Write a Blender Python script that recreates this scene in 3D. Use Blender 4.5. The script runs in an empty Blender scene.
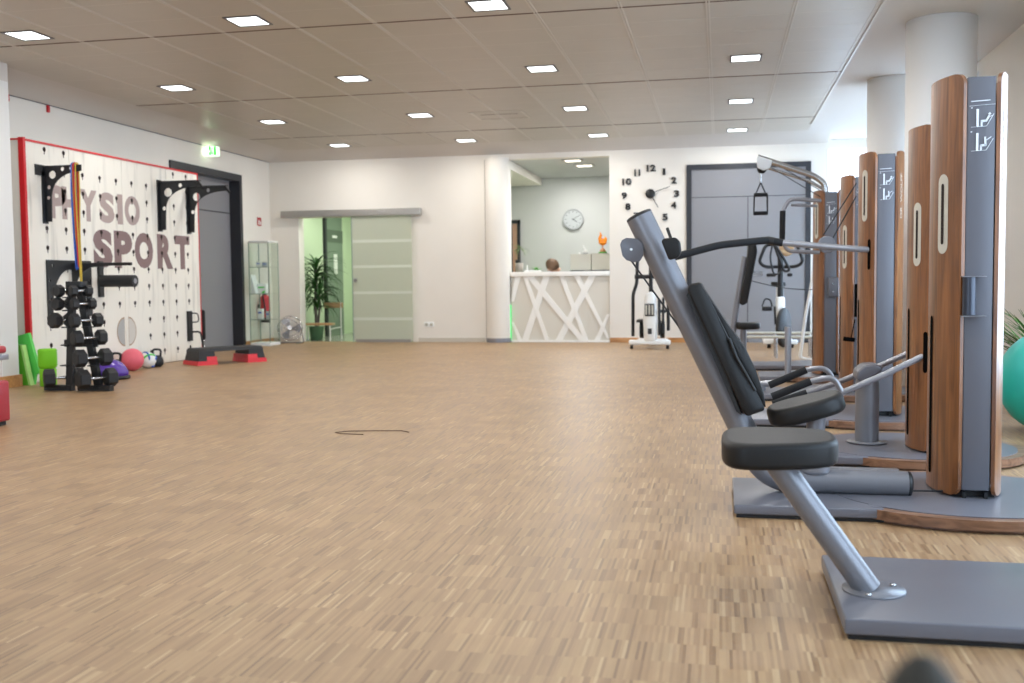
import bpy, bmesh, math, random
from mathutils import Vector, Matrix
random.seed(7)
PI = math.pi
scene = bpy.context.scene
COL = scene.collection

# ------------------------------------------------------------------ materials
def lin(c):
    c = c / 255.0
    return c / 12.92 if c <= 0.04045 else ((c + 0.055) / 1.055) ** 2.4
def rgb(r, g, b): return (lin(r), lin(g), lin(b), 1.0)

def new_mat(name):
    m = bpy.data.materials.new(name); m.use_nodes = True
    nt = m.node_tree
    return m, nt, nt.nodes['Principled BSDF']

def mat(name, col, rough=0.5, metal=0.0, spec=0.5, noise=0.0, nscale=20.0, bump=0.0, bscale=200.0, coat=0.0):
    m, nt, b = new_mat(name)
    b.inputs['Base Color'].default_value = rgb(*col)
    b.inputs['Roughness'].default_value = rough
    b.inputs['Metallic'].default_value = metal
    b.inputs['Specular IOR Level'].default_value = spec
    b.inputs['Coat Weight'].default_value = coat
    tc = nt.nodes.new('ShaderNodeTexCoord')
    if noise > 0:
        n = nt.nodes.new('ShaderNodeTexNoise'); n.inputs['Scale'].default_value = nscale
        n.inputs['Detail'].default_value = 4
        nt.links.new(tc.outputs['Object'], n.inputs['Vector'])
        r = nt.nodes.new('ShaderNodeMapRange')
        r.inputs['From Min'].default_value = 0.3; r.inputs['From Max'].default_value = 0.7
        r.inputs['To Min'].default_value = 1 - noise; r.inputs['To Max'].default_value = 1 + noise
        nt.links.new(n.outputs['Fac'], r.inputs['Value'])
        mx = nt.nodes.new('ShaderNodeMix'); mx.data_type = 'RGBA'; mx.blend_type = 'MULTIPLY'
        mx.inputs['Factor'].default_value = 1
        mx.inputs['A'].default_value = rgb(*col)
        nt.links.new(r.outputs['Result'], mx.inputs['B'])
        nt.links.new(mx.outputs['Result'], b.inputs['Base Color'])
    if bump > 0:
        n = nt.nodes.new('ShaderNodeTexNoise'); n.inputs['Scale'].default_value = bscale
        nt.links.new(tc.outputs['Object'], n.inputs['Vector'])
        bp = nt.nodes.new('ShaderNodeBump'); bp.inputs['Strength'].default_value = bump
        bp.inputs['Distance'].default_value = 0.002
        nt.links.new(n.outputs['Fac'], bp.inputs['Height'])
        nt.links.new(bp.outputs['Normal'], b.inputs['Normal'])
    return m

def emit(name, col, strength):
    m, nt, b = new_mat(name)
    b.inputs['Base Color'].default_value = rgb(*col)
    b.inputs['Emission Color'].default_value = rgb(*col)
    b.inputs['Emission Strength'].default_value = strength
    return m

def wood(name, dark, light, axis='Z', scale=3.0, rough=0.35, coat=0.3):
    m, nt, b = new_mat(name)
    tc = nt.nodes.new('ShaderNodeTexCoord')
    mp = nt.nodes.new('ShaderNodeMapping')
    s = {'X': (1.2, 14, 14), 'Y': (14, 1.2, 14), 'Z': (14, 14, 1.2)}[axis]
    mp.inputs['Scale'].default_value = tuple(v * scale / 3 for v in s)
    nt.links.new(tc.outputs['Object'], mp.inputs['Vector'])
    n = nt.nodes.new('ShaderNodeTexNoise'); n.inputs['Scale'].default_value = 1.6
    n.inputs['Detail'].default_value = 6; n.inputs['Distortion'].default_value = 1.4
    nt.links.new(mp.outputs['Vector'], n.inputs['Vector'])
    cr = nt.nodes.new('ShaderNodeValToRGB')
    cr.color_ramp.elements[0].position = 0.32; cr.color_ramp.elements[0].color = rgb(*dark)
    cr.color_ramp.elements[1].position = 0.68; cr.color_ramp.elements[1].color = rgb(*light)
    nt.links.new(n.outputs['Fac'], cr.inputs['Fac'])
    nt.links.new(cr.outputs['Color'], b.inputs['Base Color'])
    b.inputs['Roughness'].default_value = rough
    b.inputs['Coat Weight'].default_value = coat
    b.inputs['Coat Roughness'].default_value = 0.35
    return m

def parquet():
    m, nt, b = new_mat('mosaic_parquet')
    L = nt.links
    def math_(op, a, c=None):
        n = nt.nodes.new('ShaderNodeMath'); n.operation = op
        for i, v in ((0, a), (1, c)):
            if v is None: continue
            if isinstance(v, (int, float)): n.inputs[i].default_value = v
            else: L.new(v, n.inputs[i])
        return n.outputs[0]
    tc = nt.nodes.new('ShaderNodeTexCoord'); sp = nt.nodes.new('ShaderNodeSeparateXYZ')
    L.new(tc.outputs['Object'], sp.inputs[0])
    x, y = sp.outputs['X'], sp.outputs['Y']
    xs = math_('FLOOR', math_('DIVIDE', x, 0.0088))
    blk = math_('FLOOR', math_('DIVIDE', x, 0.0088 * 14))
    w0 = nt.nodes.new('ShaderNodeTexWhiteNoise'); w0.noise_dimensions = '1D'; L.new(blk, w0.inputs['W'])
    yo = math_('ADD', math_('DIVIDE', y, 0.14), math_('MULTIPLY', w0.outputs['Value'], 0.35))
    ys = math_('FLOOR', yo)
    cb = nt.nodes.new('ShaderNodeCombineXYZ'); L.new(xs, cb.inputs[0]); L.new(ys, cb.inputs[1])
    wn = nt.nodes.new('ShaderNodeTexWhiteNoise'); wn.noise_dimensions = '2D'; L.new(cb.outputs[0], wn.inputs['Vector'])
    cr = nt.nodes.new('ShaderNodeValToRGB')
    e = cr.color_ramp.elements
    e[0].position = 0.0; e[0].color = rgb(134, 103, 73)
    e[1].position = 1.0; e[1].color = rgb(192, 163, 126)
    for p, c in ((0.14, (155, 122, 88)), (0.5, (168, 135, 100)), (0.93, (178, 147, 110))):
        q = e.new(p); q.color = rgb(*c)
    L.new(wn.outputs['Value'], cr.inputs['Fac'])
    # block to block tone and slow wear
    cb2 = nt.nodes.new('ShaderNodeCombineXYZ'); L.new(blk, cb2.inputs[0]); L.new(ys, cb2.inputs[1])
    w2 = nt.nodes.new('ShaderNodeTexWhiteNoise'); w2.noise_dimensions = '2D'; L.new(cb2.outputs[0], w2.inputs['Vector'])
    ns = nt.nodes.new('ShaderNodeTexNoise'); ns.inputs['Scale'].default_value = 0.9; ns.inputs['Detail'].default_value = 5
    L.new(tc.outputs['Object'], ns.inputs['Vector'])
    n3 = nt.nodes.new('ShaderNodeTexNoise'); n3.inputs['Scale'].default_value = 4.0; n3.inputs['Detail'].default_value = 3
    L.new(tc.outputs['Object'], n3.inputs['Vector'])
    mpg = nt.nodes.new('ShaderNodeMapping'); mpg.inputs['Scale'].default_value = (260, 14, 1); L.new(tc.outputs['Object'], mpg.inputs['Vector'])
    n4 = nt.nodes.new('ShaderNodeTexNoise'); n4.inputs['Scale'].default_value = 1.0; n4.inputs['Detail'].default_value = 2; L.new(mpg.outputs['Vector'], n4.inputs['Vector'])
    k = math_('ADD', math_('MULTIPLY', w2.outputs['Value'], 0.09), math_('MULTIPLY', ns.outputs['Fac'], 0.30))
    k = math_('ADD', k, math_('MULTIPLY', n3.outputs['Fac'], 0.22))
    k = math_('ADD', k, math_('MULTIPLY', n4.outputs['Fac'], 0.16))
    k = math_('ADD', k, 0.50)
    mx = nt.nodes.new('ShaderNodeMix'); mx.data_type = 'RGBA'; mx.blend_type = 'MULTIPLY'; mx.inputs['Factor'].default_value = 1
    L.new(cr.outputs['Color'], mx.inputs['A']); L.new(k, mx.inputs['B'])
    L.new(mx.outputs['Result'], b.inputs['Base Color'])
    rr = math_('ADD', math_('MULTIPLY', wn.outputs['Value'], 0.12), 0.38)
    L.new(rr, b.inputs['Roughness'])
    b.inputs['Specular IOR Level'].default_value = 0.45
    return m

def board_mat():
    m, nt, b = new_mat('whitewashed_board')
    tc = nt.nodes.new('ShaderNodeTexCoord'); mp = nt.nodes.new('ShaderNodeMapping')
    mp.inputs['Scale'].default_value = (1, 5, 0.5)
    nt.links.new(tc.outputs['Object'], mp.inputs['Vector'])
    n = nt.nodes.new('ShaderNodeTexNoise'); n.inputs['Scale'].default_value = 2.2; n.inputs['Detail'].default_value = 8
    nt.links.new(mp.outputs['Vector'], n.inputs['Vector'])
    cr = nt.nodes.new('ShaderNodeValToRGB')
    cr.color_ramp.elements[0].position = 0.26; cr.color_ramp.elements[0].color = rgb(200, 196, 186)
    cr.color_ramp.elements[1].position = 0.46; cr.color_ramp.elements[1].color = rgb(233, 228, 216)
    nt.links.new(n.outputs['Fac'], cr.inputs['Fac']); nt.links.new(cr.outputs['Color'], b.inputs['Base Color'])
    b.inputs['Roughness'].default_value = 0.7
    return m

def glass(name, tint, rough=0.02, base=0.06):
    m = bpy.data.materials.new(name); m.use_nodes = True; nt = m.node_tree; nt.nodes.clear()
    o = nt.nodes.new('ShaderNodeOutputMaterial'); mx = nt.nodes.new('ShaderNodeMixShader')
    t = nt.nodes.new('ShaderNodeBsdfTransparent'); t.inputs[0].default_value = rgb(*tint)
    g = nt.nodes.new('ShaderNodeBsdfGlossy'); g.inputs['Roughness'].default_value = rough
    lw = nt.nodes.new('ShaderNodeLayerWeight'); lw.inputs['Blend'].default_value = 0.5
    pw = nt.nodes.new('ShaderNodeMath'); pw.operation = 'POWER'; pw.inputs[1].default_value = 5
    ad = nt.nodes.new('ShaderNodeMath'); ad.operation = 'MULTIPLY_ADD'; ad.inputs[1].default_value = 0.6; ad.inputs[2].default_value = base
    nt.links.new(lw.outputs['Facing'], pw.inputs[0]); nt.links.new(pw.outputs[0], ad.inputs[0]); nt.links.new(ad.outputs[0], mx.inputs[0])
    nt.links.new(t.outputs[0], mx.inputs[1]); nt.links.new(g.outputs[0], mx.inputs[2])
    nt.links.new(mx.outputs[0], o.inputs[0])
    return m

def sheer(name, col, trans=0.3, clear=0.1):
    m = bpy.data.materials.new(name); m.use_nodes = True; nt = m.node_tree; nt.nodes.clear()
    o = nt.nodes.new('ShaderNodeOutputMaterial')
    d = nt.nodes.new('ShaderNodeBsdfDiffuse'); d.inputs[0].default_value = rgb(*col)
    t = nt.nodes.new('ShaderNodeBsdfTranslucent'); t.inputs[0].default_value = rgb(*col)
    c = nt.nodes.new('ShaderNodeBsdfTransparent')
    m1 = nt.nodes.new('ShaderNodeMixShader'); m1.inputs[0].default_value = trans
    m2 = nt.nodes.new('ShaderNodeMixShader'); m2.inputs[0].default_value = clear
    nt.links.new(d.outputs[0], m1.inputs[1]); nt.links.new(t.outputs[0], m1.inputs[2])
    nt.links.new(m1.outputs[0], m2.inputs[1]); nt.links.new(c.outputs[0], m2.inputs[2])
    nt.links.new(m2.outputs[0], o.inputs[0])
    return m

M = dict(
    floor=parquet(), board=board_mat(),
    wall=mat('wall_paint', (232, 226, 216), 0.75, noise=0.015, nscale=2),
    plaster=mat('ceiling_plaster', (205, 198, 190), 0.8),
    pier=mat('pier_paint', (222, 220, 216), 0.75),
    column=mat('column_paint', (250, 249, 248), 0.7),
    panel=mat('metal_ceiling_panel', (186, 177, 163), 0.42, noise=0.02, nscale=3),
    panel_line=mat('ceiling_profile', (202, 194, 181), 0.4),
    panel_gap=mat('ceiling_gap', (105, 82, 68), 0.8),
    trimw=mat('white_trim', (220, 222, 224), 0.3),
    grey=mat('silver_grey_powder_coat', (124, 124, 130), 0.36, metal=0.3, bump=0.1, bscale=900),
    greyl=mat('light_grey_powder_coat', (146, 146, 152), 0.30, metal=0.45),
    plate=mat('grey_base_plate', (108, 108, 116), 0.36, metal=0.1),
    core=mat('tower_grey_panel', (100, 100, 107), 0.36, metal=0.1),
    chrome=mat('brushed_steel', (190, 190, 192), 0.22, metal=0.9),
    black=mat('black_plastic', (22, 22, 24), 0.45),
    blackm=mat('black_powder_coat', (26, 28, 31), 0.45, noise=0.1, nscale=30),
    leather=mat('black_upholstery', (24, 23, 23), 0.5, spec=.35, bump=0.2, bscale=500),
    rubber=mat('black_rubber', (34, 34, 36), 0.6, bump=0.2, bscale=300),
    grip=mat('grip_foam', (30, 31, 34), 0.7, spec=.3),
    boardw=wood('walnut_board', (98, 56, 26), (150, 95, 50), coat=.3),
    rimw=wood('walnut_rim', (98, 66, 46), (150, 110, 84), axis='X', rough=0.4),
    oak=wood('oak_skirting', (170, 115, 62), (205, 150, 92), axis='X', scale=2),
    beech=wood('beech_wood', (176, 136, 92), (205, 170, 125), axis='X', scale=2),
    white=mat('white_plastic', (235, 235, 232), 0.35),
    cream=mat('cream_scale', (204, 200, 188), 0.5),
    frame=mat('dark_frame', (42, 44, 50), 0.5),
    door=mat('grey_door', (136, 135, 138), 0.45),
    red=mat('red_frame', (200, 22, 30), 0.4),
    redp=mat('red_plastic', (214, 45, 55), 0.45),
    redl=mat('red_upholstery', (165, 40, 52), 0.45, bump=0.2, bscale=300),
    text1=mat('taupe_lettering', (170, 152, 146), 0.6),
    text2=mat('brown_grey_lettering', (130, 106, 104), 0.6),
    green=mat('green_foam', (126, 205, 28), 0.6, bump=0.6, bscale=60),
    green2=mat('green_board', (92, 176, 40), 0.5),
    green3=mat('bright_green_board', (90, 205, 85), 0.5),
    teal=mat('teal_ball', (26, 192, 180), 0.38),
    pink=mat('pink_ball', (222, 98, 112), 0.5, noise=0.04, nscale=12),
    purple=mat('purple_dome', (82, 48, 150), 0.25),
    bluem=mat('blue_paint', (40, 90, 190), 0.4),
    yellow=mat('yellow_band', (205, 175, 60), 0.6),
    orange=mat('orange_glass', (240, 140, 20), 0.25),
    leaf=mat('leaf_green', (46, 92, 38), 0.5, noise=0.25, nscale=6),
    leaf2=mat('pale_leaf', (120, 140, 92), 0.5),
    leafb=mat('bright_leaf', (80, 160, 50), 0.5),
    pot=mat('grey_pot', (160, 152, 142), 0.7),
    gpot=mat('green_pot', (98, 138, 100), 0.6),
    alu=mat('aluminium_rail', (166, 162, 156), 0.35, metal=0.4),
    frost=sheer('frosted_glass', (214, 216, 200), 0.35, 0.08),
    stripe=sheer('clear_glass_stripe', (244, 244, 236), 0.5, 0.2),
    glass=glass('clear_glass', (250, 253, 251), .02, .02),
    wglass=glass('window_glass', (238, 245, 250), 0.01, 0.02),
    gedge=mat('glass_edge', (150, 165, 155), 0.2),
    curtain=sheer('white_sheer_curtain', (248, 249, 252), 0.8, 0.12),
    cor=mat('pale_green_wall', (206, 222, 190), 0.7),
    corf=mat('grey_tile_floor', (160, 162, 150), 0.2),
    cord=mat('grey_green_door', (122, 138, 122), 0.45),
    cordh=mat('dark_green_header', (92, 106, 92), 0.5),
    rec=mat('reception_wall', (200, 201, 200), 0.8),
    recf=mat('reception_panel', (216, 211, 199), 0.5),
    cwhite=mat('counter_white', (242, 240, 234), 0.4),
    boxg=mat('grey_box', (188, 186, 174), 0.5),
    clockf=mat('clock_face', (190, 194, 196), 0.3),
    skin=mat('skin', (205, 160, 135), 0.55),
    hair=mat('brown_hair', (92, 68, 48), 0.6, noise=0.35, nscale=60),
    shirt=mat('dark_shirt', (60, 66, 84), 0.8),
    trousers=mat('dark_trousers', (40, 42, 48), 0.8),
    sign=mat('sign_red', (165, 35, 35), 0.5),
    soil=mat('potting_soil', (60, 45, 35), 0.9),
    terracotta=mat('dark_pot', (90, 84, 78), 0.7),
    slot=mat('slot_black', (10, 9, 9), 1.0, spec=0.05),
    faint=mat('faint_print', (196, 180, 168), 0.6),
    symbol=mat('white_print', (225, 228, 232), 0.6),
    socket=mat('socket_plastic', (240, 240, 236), 0.35),
    void=mat('hole_dark', (38, 24, 18), 0.9),
    inner=mat('cabinet_inside', (205, 200, 190), 0.7),
    rimp=mat('cutout_rim', (168, 142, 112), 0.7),
    ropec=mat('dark_cable', (30, 32, 36), 0.5),
    diff=emit('light_diffuser', (245, 252, 255), 4.0),
    exitw=emit('exit_white', (225, 255, 225), 1.2),
    exitg=emit('exit_green', (10, 200, 40), 1.4),
    led=emit('green_led', (60, 255, 130), 1.0),
    lamp=emit('emergency_lamp', (255, 255, 240), 14.0),
    recl=emit('reception_lamp', (255, 245, 225), 4.0),
)

# ------------------------------------------------------------------ mesh collector
class MB:
    def __init__(s): s.v = []; s.f = []; s.m = []; s.smooth = []; s.cur = 0
    def add(s, verts, faces, smooth=True, mi=None):
        o = len(s.v); s.v += [tuple(p) for p in verts]
        for f in faces:
            s.f.append([o + i for i in f]); s.m.append(s.cur if mi is None else mi); s.smooth.append(smooth)
        return s
    def box(s, x0, x1, y0, y1, z0, z1, mtx=None, b=0.0, mi=None):
        if b <= 0:
            vs = [Vector(p) for p in ((x0,y0,z0),(x1,y0,z0),(x1,y1,z0),(x0,y1,z0),(x0,y0,z1),(x1,y0,z1),(x1,y1,z1),(x0,y1,z1))]
            fs = [(0,3,2,1),(4,5,6,7),(0,1,5,4),(1,2,6,5),(2,3,7,6),(3,0,4,7)]
        else:
            bm = bmesh.new(); bmesh.ops.create_cube(bm, size=1)
            for v in bm.verts:
                v.co = Vector(((x0+x1)/2+v.co.x*(x1-x0),(y0+y1)/2+v.co.y*(y1-y0),(z0+z1)/2+v.co.z*(z1-z0)))
            b = min(b, .49*min(x1-x0, y1-y0, z1-z0))
            bmesh.ops.bevel(bm, geom=bm.edges[:], offset=b, segments=3, profile=.5, affect='EDGES')
            bm.verts.index_update()
            vs = [v.co.copy() for v in bm.verts]; fs = [[v.index for v in f.verts] for f in bm.faces]; bm.free()
        if mtx: vs = [mtx @ v for v in vs]
        return s.add(vs, fs, b > 0, mi)
    def prism(s, pts, a, b, axis='Y', mtx=None, mi=None, smooth=False):
        # pts in the plane; axis the extrusion direction
        n = len(pts)
        def mk(p, t):
            if axis == 'Y': return Vector((p[0], t, p[1]))
            if axis == 'X': return Vector((t, p[0], p[1]))
            return Vector((p[0], p[1], t))
        vs = [mk(p, a) for p in pts] + [mk(p, b) for p in pts]
        if mtx: vs = [mtx @ v for v in vs]
        fs = [list(range(n))[::-1], list(range(n, 2*n))]
        s.add(vs, fs, False, mi)
        s.add(vs, [(i, (i+1) % n, n+(i+1) % n, n+i) for i in range(n)], smooth, mi)
        return s
    def sweep(s, pts, r, seg=12, cap=True, mi=None, flat=None):
        pts = [Vector(p) for p in pts]; n = len(pts)
        rs = r if isinstance(r, (list, tuple)) else [r]*n
        T = []
        for i in range(n):
            a = pts[max(i-1, 0)]; b = pts[min(i+1, n-1)]; T.append((b-a).normalized())
        up = Vector((0,0,1)) if abs(T[0].z) < .9 else Vector((0,1,0))
        N = (up - T[0]*up.dot(T[0])).normalized(); vs = []; fs = []
        for i in range(n):
            if i: N = (N - T[i]*N.dot(T[i])).normalized()
            B = T[i].cross(N)
            for k in range(seg):
                a = 2*PI*k/seg
                ww = (1, 1) if flat is None else flat
                vs.append(pts[i] + (N*math.cos(a)*ww[0] + B*math.sin(a)*ww[1])*rs[i])
        for i in range(n-1):
            for k in range(seg):
                k2 = (k+1) % seg
                fs.append((i*seg+k, i*seg+k2, (i+1)*seg+k2, (i+1)*seg+k))
        s.add(vs, fs, True, mi)
        if cap:
            s.add(vs[:seg], [list(range(seg))[::-1]], False, mi); s.add(vs[-seg:], [list(range(seg))], False, mi)
        return s
    def cyl(s, p0, p1, r, r2=None, seg=20, mi=None):
        return s.sweep([p0, p1], [r, r if r2 is None else r2], seg, True, mi)
    def lathe(s, prof, c=(0,0,0), seg=24, mtx=None, mi=None, smooth=True):
        vs = []; n = len(prof)
        for (r, z) in prof:
            for k in range(seg):
                a = 2*PI*k/seg; v = Vector((r*math.cos(a), r*math.sin(a), z))
                vs.append(v)
        c = Vector(c); vs = [(mtx @ v if mtx else v)+c for v in vs]
        fs = []
        for i in range(n-1):
            for k in range(seg):
                k2 = (k+1) % seg; fs.append((i*seg+k, i*seg+k2, (i+1)*seg+k2, (i+1)*seg+k))
        if prof[0][0] > 1e-4: fs.append(list(range(seg))[::-1])
        if prof[-1][0] > 1e-4: fs.append([(n-1)*seg+k for k in range(seg)])
        return s.add(vs, fs, smooth, mi)
    def sphere(s, c, r, seg=20, sc=(1,1,1), mi=None, mtx=None):
        prof = [(max(1e-5, math.sin(PI*i/ (seg//2))), -math.cos(PI*i/(seg//2))) for i in range(seg//2+1)]
        m2 = Matrix.Diagonal((r*sc[0], r*sc[1], r*sc[2])).to_3x3()
        if mtx: m2 = mtx.to_3x3() @ m2
        return s.lathe(prof, c, seg, m2, mi)
    def pad(s, c, sx, sy, sz, mtx=None, e=3.0, er=.35, taper=0.0, seg=40, mi=None):
        # cushion: superellipse plan, rounded edges; taper narrows it toward +x
        c = Vector(c); rings = []; r = min(er*sz, .45*min(sx, sy)); H = sz/2
        prof = []
        for i in range(6):
            a = PI/2*i/5; prof.append((-r + r*math.sin(a), -H + r - r*math.cos(a)))
        prof += [(-p[0]*0 + p[0], -p[1]) for p in prof[::-1]]
        vs = []; fs = []
        for (ins, z) in prof:
            for k in range(seg):
                a = 2*PI*k/seg; ca, sa = math.cos(a), math.sin(a)
                x = (sx/2+ins)*math.copysign(abs(ca)**(2/e), ca); y = (sy/2+ins)*math.copysign(abs(sa)**(2/e), sa)
                y *= 1 - taper*(x/sx+.5)
                vs.append(Vector((x, y, z)))
        n = len(prof)
        if mtx: vs = [mtx @ v for v in vs]
        vs = [v + c for v in vs]
        for i in range(n-1):
            for k in range(seg):
                k2 = (k+1) % seg; fs.append((i*seg+k, i*seg+k2, (i+1)*seg+k2, (i+1)*seg+k))
        s.add(vs, fs, True, mi)
        s.add(vs[:seg], [list(range(seg))[::-1]], True, mi); s.add(vs[-seg:], [list(range(seg))], True, mi)
        return s
    def build(s, name, mats, parent=None, org=None, **kw):
        if org is None: org = parent['_o'] if parent is not None and '_o' in parent else (0, 0, 0)
        me = bpy.data.meshes.new(name)
        o3 = Vector(org)
        me.from_pydata([tuple(Vector(v)-o3) for v in s.v], [], s.f)
        if not isinstance(mats, (list, tuple)): mats = [mats]
        for mm in mats: me.materials.append(mm if not isinstance(mm, str) else M[mm])
        for p, mi, sm in zip(me.polygons, s.m, s.smooth): p.material_index = mi; p.use_smooth = sm
        me.update()
        o = bpy.data.objects.new(name, me); COL.objects.link(o)
        if parent is not None:
            o.parent = parent; o['_o'] = list(org)
        else: o.location = o3; o['_o'] = list(org)
        for k, v in kw.items(): o[k] = v
        return o

def thing(name, loc, label, cat, group=None, kind=None):
    o = bpy.data.objects.new(name, None); COL.objects.link(o); o.location = loc; o['_o'] = list(loc)
    o.empty_display_size = .1
    o['label'] = label; o['category'] = cat
    if group: o['group'] = group
    if kind: o['kind'] = kind
    return o
def struct(name, mb, m, label=None, parent=None):
    o = mb.build(name, m, parent)
    if parent is None:
        o['kind'] = 'structure'; o['label'] = label or name.replace('_', ' '); o['category'] = name.split('_')[0]
    return o
def copy_tree(o, parent=None):
    c = o.copy(); COL.objects.link(c); c.parent = parent
    for ch in list(o.children): copy_tree(ch, c)
    return c
def text_mesh(txt, size, off=0.0, ext=0.0, xs=1.0, align='CENTER'):
    cu = bpy.data.curves.new('lettering', 'FONT'); cu.body = txt; cu.size = size; cu.offset = off; cu.extrude = ext
    cu.align_x = align; cu.align_y = 'CENTER'; cu.resolution_u = 4
    o = bpy.data.objects.new('lettering', cu); COL.objects.link(o)
    dg = bpy.context.evaluated_depsgraph_get(); me = bpy.data.meshes.new_from_object(o.evaluated_get(dg))
    vs = [Vector((v.co.x*xs, v.co.y, v.co.z)) for v in me.vertices]; fs = [list(p.vertices) for p in me.polygons]
    bpy.data.objects.remove(o); bpy.data.curves.remove(cu); bpy.data.meshes.remove(me)
    return vs, fs
def fit_text(txt, w, h, off=0.0, ext=0.0):
    vs, fs = text_mesh(txt, 1.0, off, ext)
    x0 = min(v.x for v in vs); x1 = max(v.x for v in vs); y0 = min(v.y for v in vs); y1 = max(v.y for v in vs)
    return [Vector(((v.x-x0)/(x1-x0)*w, (v.y-y0)/(y1-y0)*h, v.z)) for v in vs], fs
def cut_plate(outline, holes, thick):
    # flat plate with real holes, in its own XY plane
    cu = bpy.data.curves.new('plate', 'CURVE'); cu.dimensions = '2D'; cu.fill_mode = 'BOTH'; cu.extrude = thick/2
    for loop in [outline] + holes:
        sp = cu.splines.new('POLY'); sp.points.add(len(loop)-1)
        for p, q in zip(sp.points, loop): p.co = (q[0], q[1], 0, 1)
        sp.use_cyclic_u = True
    o = bpy.data.objects.new('plate', cu); COL.objects.link(o)
    dg = bpy.context.evaluated_depsgraph_get(); me = bpy.data.meshes.new_from_object(o.evaluated_get(dg))
    vs = [v.co.copy() for v in me.vertices]; fs = [list(p.vertices) for p in me.polygons]
    bpy.data.objects.remove(o); bpy.data.curves.remove(cu); bpy.data.meshes.remove(me)
    return vs, fs
def circ(cx, cy, r, n=20, ry=None): return [(cx+r*math.cos(2*PI*i/n), cy+(ry or r)*math.sin(2*PI*i/n)) for i in range(n)]
def rnd(pts, r=0.05, n=6):
    # polyline with its inner corners rounded
    P = [Vector(p) for p in pts]; out = [P[0]]
    for i in range(1, len(P)-1):
        a, b, c = P[i-1], P[i], P[i+1]
        d = min(r, (a-b).length*.48, (c-b).length*.48)
        p = b+(a-b).normalized()*d; q = b+(c-b).normalized()*d
        for k in range(n+1):
            t = k/n; out.append(p*(1-t)**2 + b*2*t*(1-t) + q*t*t)
    out.append(P[-1]); return out
def RX(a): return Matrix.Rotation(a, 4, 'X')
def RY(a): return Matrix.Rotation(a, 4, 'Y')
def RZ(a): return Matrix.Rotation(a, 4, 'Z')
def TR(*p): return Matrix.Translation(p)

# ------------------------------------------------------------------ room shell
BY = 16.55          # back wall plane
XL, XR = -7.6, 2.6  # side walls
Y0 = -4.0
ZC = 3.2            # ceiling height
struct('floor', MB().box(XL-.3, XR+.3, Y0-.2, BY+.1, -.1, 0), 'floor', 'light oak mosaic parquet floor of the gym')
# back wall pieces round its three openings (glass door, reception hatch, recess)
b = MB()
for (x0, x1, z0, z1) in ((-8, -7.09, 0, 3.3), (-7.09, -5.07, 2.13, 3.3), (-5.07, -3.40, 0, 3.3), (-3.40, -1.745, 3.0, 3.3), (-1.745, 1.63, 0, 3.3)):
    b.box(x0, x1, BY, BY+.2, z0, z1)
struct('wall_back', b, 'wall', 'cream wall at the far end behind the wall clock')
# left wall with door opening Y 13.2..15.42, z<2.68
b = MB()
for (y0, y1, z0, z1) in ((Y0, 13.29, 0, 3.3), (13.29, 15.42, 2.72, 3.3), (15.42, BY+.2, 0, 3.3)):
    b.box(XL-.25, XL, y0, y1, z0, z1)
struct('wall_left', b, 'wall', 'pale wall on the left behind the pegboard cabinet')
# right wall with windows
b = MB()
for (y0, y1, z0, z1) in ((Y0, -1, 0, 3.3), (-1, 7.7, 0, .35), (-1, 7.7, 2.95, 3.3), (7.7, 11.25, 0, 3.3), (11.25, 17.3, 0, .1), (11.25, 17.3, 3.0, 3.3)):
    b.box(XR, XR+.3, y0, y1, z0, z1)
struct('wall_right', b, 'wall', 'beige wall behind the nearest machine tower')
b = MB()
for (x0, x1, z0, z1) in ((XL-.25, -5.5, 0, 3.3), (-5.5, -1.5, 0, .4), (-5.5, -1.5, 2.95, 3.3), (-1.5, XR+.3, 0, 3.3)): b.box(x0, x1, Y0-.25, Y0, z0, z1)
struct('wall_front', b, 'wall', 'wall behind the viewer')
b = MB().box(1.60, 1.64, BY+.2, 17.3, 0, 3.3).box(1.64, XR+.3, 17.1, 17.3, 3.05, 3.3).box(1.64, XR+.3, 17.1, 17.3, 0, .15)
struct('wall_recess', b, 'wall', 'short wall beside the bright far window')
struct('floor_recess', MB().box(1.64, XR+.3, BY+.2, 17.3, -.1, 0), 'floor', 'parquet in the window recess')
# windows
def window(name, label, x0, x1, y0, y1, z0, z1, nm):
    b = MB(); w = .05
    if abs(x1-x0) < abs(y1-y0):
        for i in range(nm+1):
            y = y0+(y1-y0-w)*i/nm; b.box(x0, x1, y, y+w, z0, z1)
        b.box(x0, x1, y0, y1, z0, z0+w).box(x0, x1, y0, y1, z1-w, z1).box(x0, x1, y0, y1, z0+(z1-z0)*.72, z0+(z1-z0)*.72+w)
        g = MB().box((x0+x1)/2-.004, (x0+x1)/2+.004, y0, y1, z0, z1)
    else:
        for i in range(nm+1):
            x = x0+(x1-x0-w)*i/nm; b.box(x, x+w, y0, y1, z0, z1)
        b.box(x0, x1, y0, y1, z0, z0+w).box(x0, x1, y0, y1, z1-w, z1)
        g = MB().box(x0, x1, (y0+y1)/2-.004, (y0+y1)/2+.004, z0, z1)
    f = struct(name, b, 'frame', label)
    g.build('glass_pane', 'wglass', f)
window('window_1', 'large window on the right beside the nearest machines', XR+.1, XR+.16, -1, 7.7, .35, 2.95, 6)
window('window_2', 'bright window behind the round columns', XR+.1, XR+.16, 11.25, 17.3, .1, 3.0, 4)
window('window_3', 'bright far window right of the dark double door', 1.64, XR, 17.15, 17.2, .15, 3.05, 2)
b = MB()
for i in range(74):
    x0 = 1.66+i*.0125; b.add([(x0, 17.02+.02*math.sin(i*1.3), .1), (x0+.0125, 17.02+.02*math.sin((i+1)*1.3), .1), (x0+.0125, 17.02+.02*math.sin((i+1)*1.3), 3.05), (x0, 17.02+.02*math.sin(i*1.3), 3.05)], [(0, 1, 2, 3)])
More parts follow.
